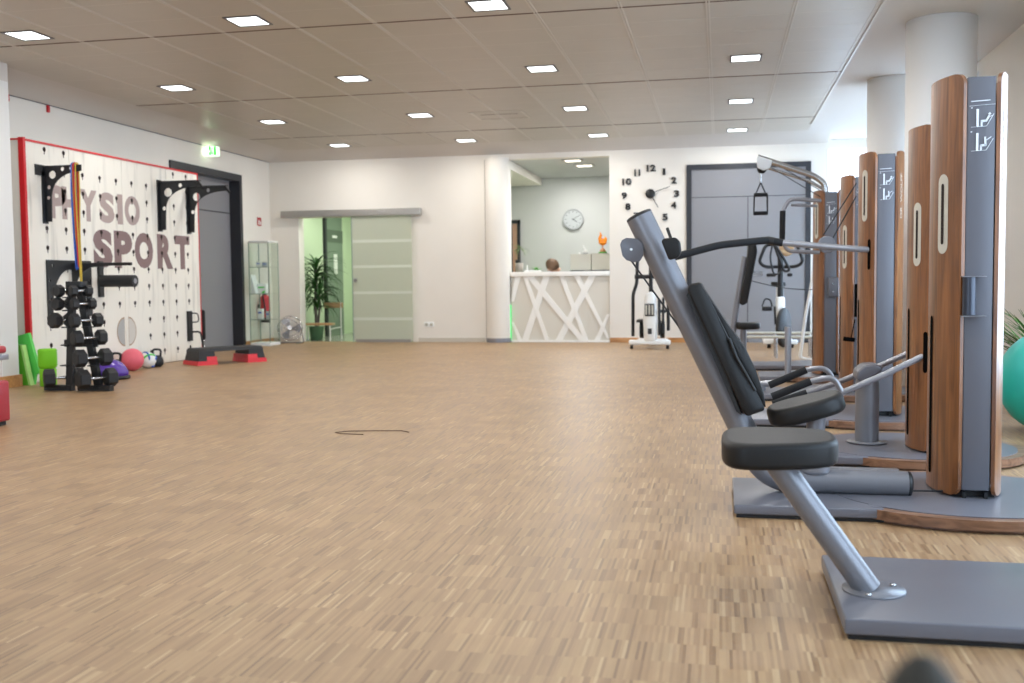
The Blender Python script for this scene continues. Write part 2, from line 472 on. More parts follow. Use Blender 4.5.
o = b.build('curtain', 'curtain'); o['label'] = 'white sheer curtain at the far window beside the wall clock wall end'; o['category'] = 'curtain'
window('window_fill', 'added window behind the viewer, brightening what faces it', -5.5, -1.5, Y0-.16, Y0-.1, .4, 2.95, 4)  # added opening behind the camera, lifts columns and tower fronts
b = MB()  # curtain added to cut the daylight of the side windows
for i in range(215):
    y0 = 11.3+i*.026; vs = [(XR-.03+.02*math.sin((i+k)*1.1), y0+k*.026, z) for k in (0, 1) for z in (.05, 3.1)]
    b.add(vs, [(0, 1, 3, 2)], True)
o = b.build('curtain', sheer('light_sheer', (240, 244, 250), .6, .3), None, (XR, 14.3, 0)); o['label'] = 'added white sheer curtain dimming the side windows behind the round columns'; o['category'] = 'curtain'
# ceiling: metal panel field
PX0, PX1, PY1 = -7.01, 1.287, 15.93
struct('ceiling', MB().box(PX0, PX1, Y0, PY1, ZC, ZC+.05), 'panel', 'beige metal panel ceiling')
b = MB()
for i in range(1, 12):
    x = PX1-.6925*i; b.box(x-.017, x-.006, Y0, PY1, ZC-.004, ZC+.01).box(x+.006, x+.017, Y0, PY1, ZC-.004, ZC+.01)
b.box(PX1-.02, PX1+.004, Y0, PY1-.6, ZC-.012, ZC+.01)
b.box(PX1-.055, PX1-.045, Y0, PY1-.6, ZC-.004, ZC+.01)
# faint joints across each bay
y = 8.41-3.11*3
while y < PY1-.2:
    for k in range(1, 6):
        if y+k*.518 < PY1: b.box(PX0, PX1, y+k*.518-.004, y+k*.518+.004, ZC-.0008, ZC+.01)
    y += 3.11
# access hatch outline
for (x0, x1, y0, y1) in ((-3.2, -2.5, 13.05, 13.08), (-3.2, -2.5, 13.66, 13.69), (-3.2, -3.17, 13.05, 13.69), (-2.53, -2.5, 13.05, 13.69)):
    b.box(x0, x1, y0, y1, ZC-.006, ZC+.01)
struct('trim_1', b, 'panel_line', 'pale profiles between the ceiling panels')
b = MB()
for y in (8.41-6.22, 8.41-3.11, 8.41, 11.52, 14.62): b.box(PX0, PX1, y-.012, y+.012, ZC-.003, ZC+.01)
b.box(-3.1, -2.6, 13.3, 13.32, ZC-.002, ZC+.01)
struct('trim_2', b, 'panel_gap', 'dark joints across the ceiling')
# plaster border: curved cove on the left and at the back, flat on the right
b = MB()
def cove(x, y):
    u = max(0, (PX0-x)/(PX0-XL)); v = max(0, (y-PY1)/(BY-PY1)); return ZC-.115*max(u, v)**2.2
def grid(xs, ys):
    vs = [(x, y, cove(x, y)) for y in ys for x in xs]; n = len(xs)
    b.add(vs, [(j*n+i, (j+1)*n+i, (j+1)*n+i+1, j*n+i+1) for j in range(len(ys)-1) for i in range(n-1)], True)
gx = [XL+(PX0-XL)*i/14 for i in range(15)]; gy = [PY1+(BY-PY1)*i/14 for i in range(15)]
grid(gx, [Y0, PY1]); grid(gx, gy); grid([PX0, 1.63], gy)
struct('ceiling_border', b, 'plaster', 'plaster cove along the left and far walls')
struct('ceiling_side', MB().box(PX1, XR+.05, Y0, 17.3, ZC+.002, ZC+.05), 'plaster', 'plain plaster ceiling over the columns')
struct('trim_3', MB().box(XL, XL+.012, 9.2, BY, 3.083, 3.097), 'frame', 'thin dark line along the top of the left wall')
# skirtings
struct('baseboard_back', MB().box(-1.74, -.52, BY-.018, BY, 0, .075).box(1.38, 1.63, BY-.018, BY, 0, .075), 'oak', 'orange oak skirting under the wall clock')
struct('baseboard_left', MB().box(XL, XL+.018, 15.45, BY, 0, .07).box(XL, XL+.018, 12.9, 13.25, 0, .07), 'oak', 'oak skirting at the glass cabinet')
struct('baseboard_middle', MB().box(-4.97, -3.82, BY-.018, BY, 0, .07).box(-7.58, -7.1, BY-.018, BY, 0, .07), mat('grey_skirting', (200, 192, 178), .6), 'pale skirting beside the glass door')
# pier at the left edge
struct('wall_pier', MB().box(XL-.2, -6.90, 8.8, 9.05, 0, 3.02), 'pier', 'pale pier at the left edge of the pegboard cabinet')
struct('ceiling_beam', MB().box(XL-.2, -6.90, 8.8, 9.05, 3.02, 3.2), 'plaster', 'plaster over the left pier')
struct('baseboard_pier', MB().box(XL-.2, -6.88, 8.78, 9.07, 0, .12), 'oak', 'oak skirting round the left pier')
# half-round pilaster on the back wall
pts = [(-3.79+.40*(1-math.cos(PI*i/16))/2, BY-.17*math.sin(PI*i/16)) for i in range(17)]
struct('wall_pilaster', MB().prism(pts, 0, 3.02, 'Z', smooth=True).box(-3.79, -3.39, BY-.01, BY, 0, 3.0), 'wall', 'rounded white pilaster left of the reception counter')
pts = [(-3.79-.005+.41*(1-math.cos(PI*i/16))/2, BY-.18*math.sin(PI*i/16)) for i in range(17)]
struct('baseboard_pilaster', MB().prism(pts, 0, .07, 'Z', smooth=True), 'greyl', 'grey foot strip of the pilaster')
struct('trim_4', MB().box(-3.80, -3.785, BY-.012, BY, 0, 3.0), 'pot', 'thin vertical joint beside the pilaster')
# round columns
for i, (x, y, t) in enumerate(((1.865, 9.5, 'nearest'), (1.90, 12.15, 'farther'))):
    struct('column' if i == 0 else 'column.001', MB().lathe([(.285, 0), (.285, 3.2)], (x, y, 0), 48), 'column', t + ' round white column by the windows')

# ------------------------------------------------------------------ doors of the room
d = struct('door_1', MB().box(XL-.2, XL+.03, 13.26, 13.33, 0, 2.76).box(XL-.2, XL+.03, 15.36, 15.45, 0, 2.76).box(XL-.2, XL+.03, 13.33, 15.36, 2.66, 2.76), 'frame', 'tall grey door in a dark frame in the left wall')
MB().box(XL-.2, XL-.15, 13.33, 15.36, 0, 2.66).build('door_leaf', 'door', d)
MB().box(XL-.15, XL-.145, 13.33, 15.36, 2.135, 2.15).build('transom_joint', 'frame', d)
MB().box(XL-.15, XL-.142, 14.24, 14.32, 1.08, 1.22).box(XL-.14, XL-.10, 14.25, 14.29, 1.13, 1.15).build('door_handle', 'chrome', d)
d = struct('door_2', MB().box(-.52, -.44, BY-.03, BY+.02, 0, 2.81).box(1.30, 1.38, BY-.03, BY+.02, 0, 2.81).box(-.44, 1.30, BY-.03, BY+.02, 2.73, 2.81), 'frame', 'wide grey double door in a dark frame at the far end')
MB().box(-.44, 1.30, BY-.012, BY+.01, 0, 2.73).build('door_leaf', 'door', d)
MB().box(-.44, 1.30, BY-.015, BY-.012, 2.29, 2.30).box(.425, .435, BY-.015, BY-.012, 0, 2.3).build('door_joint', 'frame', d)
MB().box(.50, .66, BY-.02, BY-.012, 1.05, 1.09).box(.52, .66, BY-.05, BY-.03, 1.10, 1.12).box(.52, .54, BY-.05, BY-.012, 1.10, 1.12).build('door_handle', 'chrome', d)

# ------------------------------------------------------------------ corridor behind the glass door
CX0, CX1, CY1 = -7.3, -4.2, 20.2
struct('floor_corridor', MB().box(-7.4, CX1, BY+.1, CY1+.1, -.1, .0), 'corf', 'grey corridor floor beyond the glass door')
struct('wall_corridor_left', MB().box(CX0-.1, CX0, BY+.2, CY1, 0, 2.9), 'cor', 'green corridor wall beside the yucca')
struct('wall_corridor_back', MB().box(CX0-.1, CX1+.1, CY1, CY1+.1, 0, 2.9), 'cor', 'green wall at the end of the corridor')
struct('wall_corridor_right', MB().box(CX1, CX1+.1, BY+.2, CY1, 0, 2.9), 'cor', 'green corridor wall behind the frosted glass')
struct('ceiling_corridor', MB().box(CX0-.1, CX1+.1, BY+.2, CY1+.1, 2.6, 2.7), 'cor', 'corridor ceiling')
d = struct('door_3', MB().box(CX0, CX0+.05, 18.18, 18.26, 0, 2.6), 'frame', 'grey green door seen along the corridor')
MB().box(CX0, CX0+.035, 18.26, 19.1, 0, 1.78).box(CX0, CX0+.03, 18.26, 19.1, 2.02, 2.6).build('door_leaf', 'cord', d)
MB().box(CX0, CX0+.04, 18.26, 19.1, 1.78, 2.02).build('header_board', 'cordh', d)
MB().box(CX0+.04, CX0+.044, 18.55, 18.8, 1.87, 1.92).build('header_sign', 'white', d)
MB().box(CX0+.035, CX0+.04, 18.62, 18.80, 1.18, 1.56, mi=0).build('door_notice', 'white', d)
t = thing('light_switch', (CX0, 18.08, 1.1), 'small dark switch on the green corridor wall before the grey door', 'switch')
MB().box(CX0, CX0+.015, 18.04, 18.12, 1.06, 1.2, b=.004).build('switch_plate', 'frame', t)

# sliding glass door and its rail
t = thing('sliding_glass_door', (-5.56, BY-.07, 0), 'frosted glass sliding door with clear stripes hanging on the grey rail', 'door')
b = MB()
zs = [.02, .37, .42, .815, .86, 1.255, 1.30, 1.68, 1.73, 2.12]
for i in range(0, 10, 2): b.box(-6.09, -5.05, BY-.08, BY-.068, zs[i], zs[i+1])
b.build('frosted_panel', 'frost', t)
b = MB()
for i in range(1, 9, 2): b.box(-6.09, -5.05, BY-.08, BY-.068, zs[i], zs[i+1])
b.build('clear_stripe', 'stripe', t)
MB().box(-6.105, -6.09, BY-.082, BY-.066, .0, 2.12).build('glass_edge', 'gedge', t)
MB().cyl((-6.04, BY-.11, 1.05), (-6.04, BY-.04, 1.05), .03).build('door_knob', 'chrome', t)
MB().box(-6.05, -5.08, BY-.10, BY-.06, 0, .05).build('bottom_rail', 'alu', t)
o = MB().box(-7.36, -4.88, BY-.12, BY-.003, 2.125, 2.24, b=.006).build('sliding_door_rail', 'alu'); o['label'] = 'long grey cover rail above the glass sliding door'; o['category'] = 'rail'
struct('trim_5', MB().box(-7.12, -7.08, BY-.01, BY+.21, 0, 2.128), 'wall', 'white jamb of the glass door opening')

# yucca, chair, umbrella stand in corridor
def blade(b, p, az, el, L, w, droop, mi=0):
    n = 6; pts = []; d = Vector((math.cos(az), math.sin(az), 0)); side = Vector((-math.sin(az), math.cos(az), 0))
    pos = Vector(p); e = el; vs = []
    for i in range(n+1):
        t = i/n; ww = w*(1-t**1.6)*(.5+min(t*4, 1)*.5)+.0006
        vs += [pos - side*ww + Vector((0,0,ww*.3)), pos + side*ww + Vector((0,0,ww*.3)), pos - Vector((0,0,.0015))]
        pos = pos + (d*math.cos(e) + Vector((0,0,1))*math.sin(e))*(L/n); e -= droop/n
    fs = []
    for i in range(n):
        a = 3*i; c = 3*i+3
        fs += [(a, a+2, c+2, c), (a+2, a+1, c+1, c+2)]
    b.add(vs, fs, True, mi)
t = thing('potted_yucca', (-7.03, 17.12, 0), 'tall yucca with drooping narrow leaves in the corridor by the glass door', 'plant')
MB().lathe([(.10, .0), (.13, .22), (.135, .24), (.12, .24), (.11, .22), (.0001, .22)], (-7.03, 17.12, 0)).build('pot', 'gpot', t)
b = MB(); b.sweep([(-7.03, 17.12, .2), (-7.04, 17.12, .7), (-7.02, 17.13, 1.25)], [.03, .026, .02], 8)
b.sweep([(-7.02, 17.14, .2), (-6.97, 17.15, .6), (-6.98, 17.15, .85)], [.025, .02, .016], 8)
b.build('stem', 'terracotta', t)
b = MB()
for (cx, cy, cz, n, L) in ((-7.02, 17.13, 1.22, 34, .5), (-6.98, 17.15, .85, 40, .45), (-7.04, 17.12, 1.0, 36, .46), (-7.0, 17.12, .62, 34, .42)):
    for i in range(n):
        blade(b, (cx, cy, cz+random.uniform(-.1, .12)), random.uniform(0, 2*PI), random.uniform(.1, 1.25), L*random.uniform(.85, 1.35), .026, random.uniform(1.2, 2.3))
b.v = [(max(v[0], -7.28), max(v[1], BY+.22) if v[2] > 0 else v[1], v[2]) for v in b.v]
b.build('foliage', 'leaf', t)
t = thing('corridor_chair', (-6.9, 17.0, 0), 'light wood chair with white tube legs under the yucca', 'chair')
MB().box(-7.16, -6.62, 16.80, 16.98, .27, .31, b=.01).build('seat', 'beech', t)
MB().box(-6.98, -6.62, 17.36, 17.385, .56, .66, b=.01).build('backrest', 'beech', t)
for (x, y) in ((-7.12, 16.83), (-6.66, 16.83), (-7.12, 16.95), (-6.66, 17.37)):
    MB().sweep([(x, y, 0), (x, y, .26)] if y < 17 else rnd([(x, y, 0), (x, y-.01, .3), (x, y, .66)], .03), .012, 8).build('leg', 'white', t)
MB().sweep([(-6.66, 16.83, .2), (-6.66, 17.37, .22)], .01, 8).build('side_bar', 'white', t)
t = thing('coat_stand', (-6.1, 17.9, 0), 'slim dark umbrella stand beside the frosted door edge', 'stand')
MB().lathe([(.09, 0), (.09, .02), (.015, .03), (.012, .6), (.03, .62), (.0001, .63)], (-6.88, 19.9, 0)).build('post', 'frame', t)
for z in (.2, .33, .46): MB().lathe([(.05, z), (.056, z+.01), (.05, z+.02), (.044, z+.01), (.05, z)], (-6.88, 19.9, 0), 16).build('ring', 'frame', t)
t.location = (-6.88, 19.9, 0)
for ch in t.children:
    for v in ch.data.vertices: v.co += Vector((-6.1+6.88, 17.9-19.9, 0))

# ------------------------------------------------------------------ reception
RX0, RX1, RY1 = -4.3, -1.0, 19.75
struct('floor_reception', MB().box(RX0, RX1, BY+.1, RY1+.1, -.1, 0), 'corf', 'reception floor')
struct('wall_reception_back', MB().box(RX0-.1, RX1+.1, RY1, RY1+.1, 0, 3.3), 'rec', 'grey white reception wall with the round clock')
struct('wall_reception_left', MB().box(RX0-.1+.18, RX0+.18, BY+.2, RY1, 0, 3.3), 'rec', 'left reception wall')
struct('wall_reception_right', MB().box(RX1, RX1+.1, BY+.2, RY1, 0, 3.3), 'rec', 'right reception wall')
struct('ceiling_reception', MB().box(RX0-.1, RX1+.1, BY+.2, RY1+.1, 3.0, 3.1), 'rec', 'reception ceiling')
struct('ceiling_bulkhead', MB().box(RX0, -3.40, BY+.2, RY1, 2.86, 3.0), 'wall', 'white bulkhead along the reception ceiling')
d = struct('door_4', MB().box(-4.05, -3.98, RY1-.06, RY1, 0, 2.2).box(-3.88, -3.83, RY1-.06, RY1, 0, 2.2).box(-4.05, -3.83, RY1-.06, RY1, 2.13, 2.2), 'frame', 'dark framed door at the left of the reception')
MB().box(-3.98, -3.88, RY1-.03, RY1, 0, 2.13).build('door_leaf', mat('salmon_panel', (198, 156, 132), .6), d)
# counter
t = thing('reception_counter', (-2.57, BY, 0), 'white reception counter with crossing diagonal bars on its front', 'counter')
FX0, FX1 = -3.38, -1.75
MB().box(FX0, FX1, BY+.03, BY+.12, .03, 1.08).build('front_panel', 'recf', t)
MB().box(FX0-.0, FX1, BY-.02, BY+.62, 1.08, 1.155, b=.005).build('counter_top', 'cwhite', t)
MB().box(FX0, FX1, BY-.005, BY+.14, 0, .035).build('plinth', 'cwhite', t)
for x in (FX0, FX1-.04): MB().box(x, x+.04, BY+.12, BY+.6, 0, 1.08).build('side_panel', 'cwhite', t)
def q(u, v): return (FX0+(u-122)*.005191, 1.08-(v-415)*.00533)
bars = (((145,415),(122,492),13),((168,415),(237,612),9),((184,415),(350,612),13),((237,415),(166,612),15),((285,415),(362,612),10),((382,415),(275,612),15),((333,415),(436,606),12),((436,532),(396,612),12),((122,555),(150,612),9))
for i, (a, c, w) in enumerate(bars):
    p, r_ = Vector(q(*a)), Vector(q(*c)); dd = (r_-p).normalized(); nn = Vector((-dd.y, dd.x))*w*.0026
    hx = w*.0034/abs(dd.y)
    pts = [(p.x-hx, p.y), (p.x+hx, p.y), (r_.x+hx, r_.y), (r_.x-hx, r_.y)]
    pts = [(min(max(x, FX0), FX1), z) for x, z in pts]
    MB().prism(pts, BY+.004+.0013*i, BY+.03, 'Y').build('diagonal_bar', 'cwhite', t)
MB().box(FX0-.012, FX0-.004, BY+.0, BY+.02, .03, .62).build('led_strip', 'led', t)
# things on the counter
t = thing('potted_palm', (-3.29, 16.85, 1.155), 'small pale palm in a grey pot at the left end of the counter', 'plant')
MB().lathe([(.055, 1.155), (.07, 1.31), (.06, 1.31), (.0001, 1.29)], (-3.29, 16.85, 0)).build('pot', 'pot', t)
MB().sweep([(-3.29, 16.85, 1.29), (-3.285, 16.85, 1.42), (-3.28, 16.85, 1.54)], .007, 8).build('stem', 'terracotta', t)
b = MB()
for i in range(26): blade(b, (-3.28, 16.85, 1.54), random.uniform(0, 2*PI), random.uniform(-.1, .9), random.uniform(.16, .27), .007, 1.6)
b.v = [(max(v[0], -3.39), v[1], v[2]) for v in b.v]
b.build('foliage', 'leaf2', t)
t = thing('potted_succulent', (-3.01, 16.85, 1.155), 'small bright green plant in a white tray on the counter', 'plant')
MB().box(-3.2, -2.93, 16.8, 16.92, 1.155, 1.185, b=.008).build('tray', 'white', t)
b = MB()
for i in range(34): blade(b, (-3.0+random.uniform(-.03, .03), 16.85, 1.18), random.uniform(0, 2*PI), random.uniform(.3, 1.4), random.uniform(.05, .09), .012, .8)
b.build('foliage', 'leafb', t)
t = thing('figurine', (-3.16, 16.86, 1.155), 'tiny white figurine between the palm and the green plant', 'figurine')
MB().lathe([(.015, 1.185), (.02, 1.21), (.01, 1.24), (.016, 1.26), (.0001, 1.275)], (-3.16, 16.86, 0), 12).build('figurine_body', 'white', t)
t = thing('dark_panel', (-3.38, 17.2, 0), 'narrow dark panel standing behind the palm pot', 'panel')
MB().box(-3.42, -3.34, 17.15, 17.25, 0, 1.37, b=.01).build('panel_body', 'frame', t)
for i, (x0, x1, z1, lb) in enumerate(((-2.42, -2.08, 1.44, 'pale grey storage box on the counter, the left one, with a white bird figure'), (-2.07, -1.765, 1.45, 'pale grey storage box at the right end of the counter under the orange sculpture'))):
    t = thing('storage_box', ((x0+x1)/2, 16.95, 1.155), lb, 'box', 'pale boxes on the counter')
    MB().box(x0, x1, 16.8, 17.15, 1.175, z1, b=.004).build('box_body', 'boxg', t)
    MB().box(x0, x1, 16.79, 17.16, 1.155, 1.175).build('box_base', 'frame', t)
    MB().box(x0-.002, x1+.002, 16.795, 17.155, z1-.012, z1, b=.003).build('lid', 'boxg', t)
t = thing('bird_figure', (-2.19, 16.95, 1.44), 'small white bird figure on the left storage box', 'figurine')
MB().sphere((-2.19, 16.95, 1.47), .035, 16, (1.3, .8, .8)).sweep([(-2.17, 16.95, 1.48), (-2.2, 16.95, 1.53), (-2.23, 16.95, 1.57)], [.018, .013, .006], 8).sphere((-2.22, 16.95, 1.575), .013, 10).sphere((-2.29, 16.95, 1.458), .018, 10).build('bird_body', 'white', t)
t = thing('flame_sculpture', (-1.90, 16.95, 1.45), 'orange glass flame sculpture with a green foot on the right storage box', 'sculpture')
MB().lathe([(.07, 1.45), (.07, 1.475), (.0001, 1.475)], (-1.90, 16.95, 0)).build('foot', 'leafb', t)
MB().lathe([(.05, 1.475), (.05, 1.50), (.02, 1.53), (.01, 1.56), (.02, 1.58), (.0001, 1.58)], (-1.90, 16.95, 0)).build('stem', mat('amber_stem', (190, 130, 90), .3), t)
b = MB().sphere((-1.90, 16.95, 1.64), .06, 16, (1.1, .5, 1)).sweep([(-1.93, 16.95, 1.62), (-1.945, 16.95, 1.70), (-1.93, 16.95, 1.75), (-1.945, 16.95, 1.81)], [.035, .03, .02, .002], 10).sweep([(-1.87, 16.95, 1.62), (-1.85, 16.95, 1.69), (-1.86, 16.95, 1.73)], [.035, .025, .002], 10)
b.build('flame', 'orange', t)
# reception wall clock
def clock_round():
    c = Vector((-2.78, RY1-.03, 2.19)); t = thing('round_wall_clock', c, 'round silver wall clock on the reception wall', 'clock')
    R_ = RX(PI/2)
    MB().lathe([(.2, -.03), (.205, .0), (.2, .03), (.175, .03), (.17, .015), (.0001, .015)], c, 40, R_.to_3x3(), None, False).build('clock_case', mat('clock_ring', (168, 170, 172), .4, .2), t)
    MB().lathe([(.17, .016), (.0001, .017)], c, 40, R_.to_3x3(), None, False).build('dial', 'clockf', t)
    for k in range(12):
        a = k*PI/6; MB().box(-.005, .005, -.003, .0, .135, .155, TR(*c) @ TR(0, -.018, 0) @ RY(a)).build('hour_mark', 'frame', t)
    MB().box(-.006, .006, -.003, 0, -.02, .09, TR(*c) @ TR(0, -.02, 0) @ RY(math.radians(125))).build('hour_hand', 'frame', t)
    MB().box(-.004, .004, -.003, 0, -.02, .13, TR(*c) @ TR(0, -.023, 0) @ RY(math.radians(60))).build('minute_hand', 'frame', t)
clock_round()
for i, (x, y, lb) in enumerate(((-2.39, 16.95, 'recessed square lamp over the front of the reception'), (-2.30, 17.75, 'recessed square lamp over the middle of the reception'))):
    t = thing('reception_lamp', (x, y, 3.0), lb, 'lamp', 'lamps in the reception ceiling')
    MB().box(x-.17, x+.17, y-.12, y+.12, 2.985, 3.0).build('lamp_frame', 'alu', t)
    MB().box(x-.12, x+.12, y-.08, y+.08, 2.982, 2.985).build('diffuser', 'recl', t)

# person seated behind the counter
def person():
    t = thing('person', (-2.80, 17.3, 0), 'person with short brown hair sitting behind the reception counter, head bent down', 'person')
    me = bpy.data.meshes.new('person_body')
    J = dict(pel=(-2.78,17.36,.52), sp=(-2.79,17.38,.72), ch=(-2.79,17.36,.93), nk=(-2.80,17.34,1.09), hd=(-2.805,17.32,1.17),
             ls=(-2.97,17.35,1.0), le=(-3.02,17.2,.78), lw=(-2.93,17.0,.80), rs=(-2.60,17.35,1.0), re=(-2.55,17.2,.78), rw=(-2.66,17.0,.80),
             lh=(-2.88,17.34,.5), lk=(-2.9,16.98+.02,.5), la=(-2.9,17.02,.12), lf=(-2.9,16.93,.06), rh=(-2.68,17.34,.5), rk=(-2.66,17.0,.5), ra=(-2.66,17.02,.12), rf=(-2.66,16.93,.06))
    R_ = dict(pel=.13, sp=.12, ch=.13, nk=.055, hd=.05, ls=.06, le=.042, lw=.028, rs=.06, re=.042, rw=.028, lh=.085, lk=.06, la=.04, lf=.035, rh=.085, rk=.06, ra=.04, rf=.035)
    names = list(J); E_ = [('pel','sp'),('sp','ch'),('ch','nk'),('nk','hd'),('ch','ls'),('ls','le'),('le','lw'),('ch','rs'),('rs','re'),('re','rw'),('pel','lh'),('lh','lk'),('lk','la'),('la','lf'),('pel','rh'),('rh','rk'),('rk','ra'),('ra','rf')]
    o3 = Vector(t.location)
    me.from_pydata([Vector(J[n])-o3 for n in names], [(names.index(a), names.index(c)) for a, c in E_], [])
    o = bpy.data.objects.new('person_body', me); COL.objects.link(o); o.parent = t
    sk = o.modifiers.new('skin', 'SKIN'); ss = o.modifiers.new('sub', 'SUBSURF'); ss.levels = ss.render_levels = 2
    for i, n in enumerate(names): me.skin_vertices[0].data[i].radius = (R_[n], R_[n]); me.skin_vertices[0].data[i].use_root = (n == 'pel')
    me.materials.append(M['shirt'])
    # head with face, turned down toward the desk and to the left
    mt = RZ(math.radians(-62)) @ RX(math.radians(38)); c = Vector((-2.80, 17.28, 1.265))
    b = MB(); b.sphere(c, .1, 24, (.76, .95, 1.15), mtx=mt)
    def hp(x, y, z): return c + mt.to_3x3() @ Vector((x, y, z))
    b.sweep([hp(0, -.09, .02), hp(0, -.112, -.02), hp(0, -.098, -.035)], [.006, .013, .009], 8)
    b.sphere(hp(-.077, .0, -.005), .022, 10, (.4, .8, 1.2), mtx=mt).sphere(hp(.077, .0, -.005), .022, 10, (.4, .8, 1.2), mtx=mt)
    b.sphere(hp(0, -.085, -.062), .02, 10, (1.1, .5, .3), mi=1, mtx=mt)
    for sx in (-1, 1): b.sphere(hp(sx*.03, -.088, .008), .011, 10, mi=2)
    b.sweep([hp(0, .01, -.06), hp(0, .03, -.14)], [.05, .055], 12)
    b.build('head', ['skin', 'redl', 'frame'], t)
    b = MB(); seg = 28; rows = 12; vs = []; fs = []
    for i in range(rows+1):
        th = PI*.76*i/rows
        for k in range(seg):
            a = 2*PI*k/seg; fr = max(0, -math.sin(a))
            thh = th*(1-.42*fr**2); rr = .109*(1+.03*math.sin(a*9+i))
            vs.append(hp(.82*rr*math.sin(thh)*math.cos(a), 1.0*rr*math.sin(thh)*math.sin(a)+.004, 1.16*rr*math.cos(thh)+.002))
    for i in range(rows):
        for k in range(seg): fs.append((i*seg+k, i*seg+(k+1) % seg, (i+1)*seg+(k+1) % seg, (i+1)*seg+k))
    b.add(vs, fs, True); b.build('hair', 'hair', t)
    for s, x in ((-1, -2.93), (1, -2.66)):
        b = MB().sphere((x, 16.965, .80), .042, 14, (.85, 1.1, .4))
        for f_ in range(4): b.sweep([(x-.028+f_*.018, 16.93, .80), (x-.030+f_*.019, 16.895, .803), (x-.030+f_*.019, 16.87-.004*(1.5-abs(f_-1.5)), .79)], [.0095, .0085, .007], 8)
        b.sweep([(x-s*.03, 16.97, .80), (x-s*.052, 16.945, .795), (x-s*.055, 16.92, .79)], [.011, .0095, .008], 8)
        b.build('hand', 'skin', t)
    c = thing('office_chair', (-2.78, 17.36, 0), 'dark office chair under the person behind the counter', 'chair')
    MB().pad((-2.78, 17.34, .40), .46, .46, .07).build('seat', 'leather', c)
    MB().pad((-2.78, 17.60, .70), .42, .4, .05, RX(PI/2)).build('backrest', 'leather', c)
    MB().cyl((-2.78, 17.36, .06), (-2.78, 17.36, .37), .025).build('gas_post', 'chrome', c)
    b = MB()
    for k in range(5): a = 2*PI*k/5+.3; b.sweep([(-2.78, 17.36, .08), (-2.78+.27*math.cos(a), 17.36+.27*math.sin(a), .05)], .017, 8).sphere((-2.78+.27*math.cos(a), 17.36+.27*math.sin(a), .03), .03, 10)
    b.build('star_base', 'black', c)
    d_ = thing('reception_desk', (-2.6, 16.97, 0), 'low white desk shelf behind the reception counter', 'desk')
    MB().box(FX0+.05, FX1-.05, BY+.42, BY+.62, .70, .74).build('desk_top', 'cwhite', d_)
    for x in (FX0+.1, FX1-.14): MB().box(x, x+.04, BY+.5, BY+.6, 0, .70).build('leg', 'cwhite', d_)
person()

# ------------------------------------------------------------------ big wall clock of loose numerals
CC = Vector((-1.09, BY-.02, 2.375))
t = thing('large_wall_clock', CC, 'large wall clock of loose black numerals round a black hub', 'clock')
MB().lathe([(.075, -.015), (.075, .012), (.068, .018), (.0001, .018)], CC, 28, RX(PI/2).to_3x3()).build('hub', 'black', t)
MB().prism([(-.007, 0), (.007, 0), (.004, .33), (-.004, .33)], -.004, .0, 'Y', TR(CC.x, CC.y-.012, CC.z) @ RY(math.radians(71))).build('minute_hand', 'frame', t)
MB().prism([(-.008, 0), (.008, 0), (.005, .25), (-.005, .25)], -.004, .0, 'Y', TR(CC.x, CC.y-.006, CC.z) @ RY(math.radians(150))).build('hour_hand', 'frame', t)
npos = {12:(-1.074,2.78),1:(-.87,2.717),2:(-.716,2.578),3:(-.674,2.365),4:(-.721,2.185),5:(-.855,1.999),8:(-1.446,2.179),9:(-1.504,2.356),10:(-1.463,2.577),11:(-1.296,2.714),6:(-1.09,1.955),7:(-1.31,2.03)}
for n in range(1, 13):
    w = .04 if n in (1,) else .085
    if n >= 10: w = .145 if n != 11 else .09
    vs, fs = fit_text(str(n), w, .105, .035 if n != 1 else .008, .012)
    x, z = npos[n]
    MB().add([Vector((x-w/2+v.x, CC.y+.008-v.z, z-.052+v.y)) for v in vs], fs, False).build('numeral', 'black', t)

# socket
t = thing('wall_socket', (-4.77, BY, .3), 'white double wall socket low on the far wall right of the glass door', 'socket')
MB().box(-4.87, -4.70, BY-.012, BY, .255, .34, b=.004).build('socket_plate', 'socket', t)
for x in (-4.828, -4.742): MB().lathe([(.028, 0), (.028, .004), (.0001, .004)], (x, BY-.012, .297), 20, RX(PI/2).to_3x3()).build('socket_insert', 'boxg', t)

# exit sign with emergency lamp
t = thing('exit_sign', (XL, 14.4, 3.0), 'lit green emergency exit sign above the tall left door', 'sign')
MB().box(XL+.0, XL+.17, 14.33, 14.45, 2.94, 3.08, b=.006).build('sign_housing', 'exitw', t)
MB().box(XL+.055, XL+.085, 14.322, 14.329, 2.945, 3.075).box(XL+.14, XL+.17, 14.322, 14.329, 2.945, 3.075).build('green_panel', 'exitg', t)
b = MB().sphere((XL+.112, 14.325, 3.045), .010, 8).sweep([(XL+.11, 14.325, 3.03), (XL+.105, 14.325, 2.99), (XL+.12, 14.325, 2.96)], .007, 6).sweep([(XL+.105, 14.325, 2.99), (XL+.095, 14.325, 2.965)], .006, 6)
b.build('running_figure', 'exitg', t)
MB().lathe([(.028, 0), (.03, .02), (.02, .03), (.0001, .032)], (XL+.03, 14.31, 3.0), 20, RX(PI/2).to_3x3()).build('emergency_lamp', 'lamp', t)
t = thing('fire_sign', (XL, 16.1, 2.05), 'small red fire extinguisher sign on the left wall above the glass cabinet', 'sign')
MB().box(XL, XL+.006, 16.03, 16.18, 1.98, 2.12).build('sign_plate', 'sign', t)
MB().box(XL+.006, XL+.008, 16.07, 16.10, 2.0, 2.08).box(XL+.006, XL+.008, 16.12, 16.15, 2.0, 2.06).build('pictogram', 'white', t)
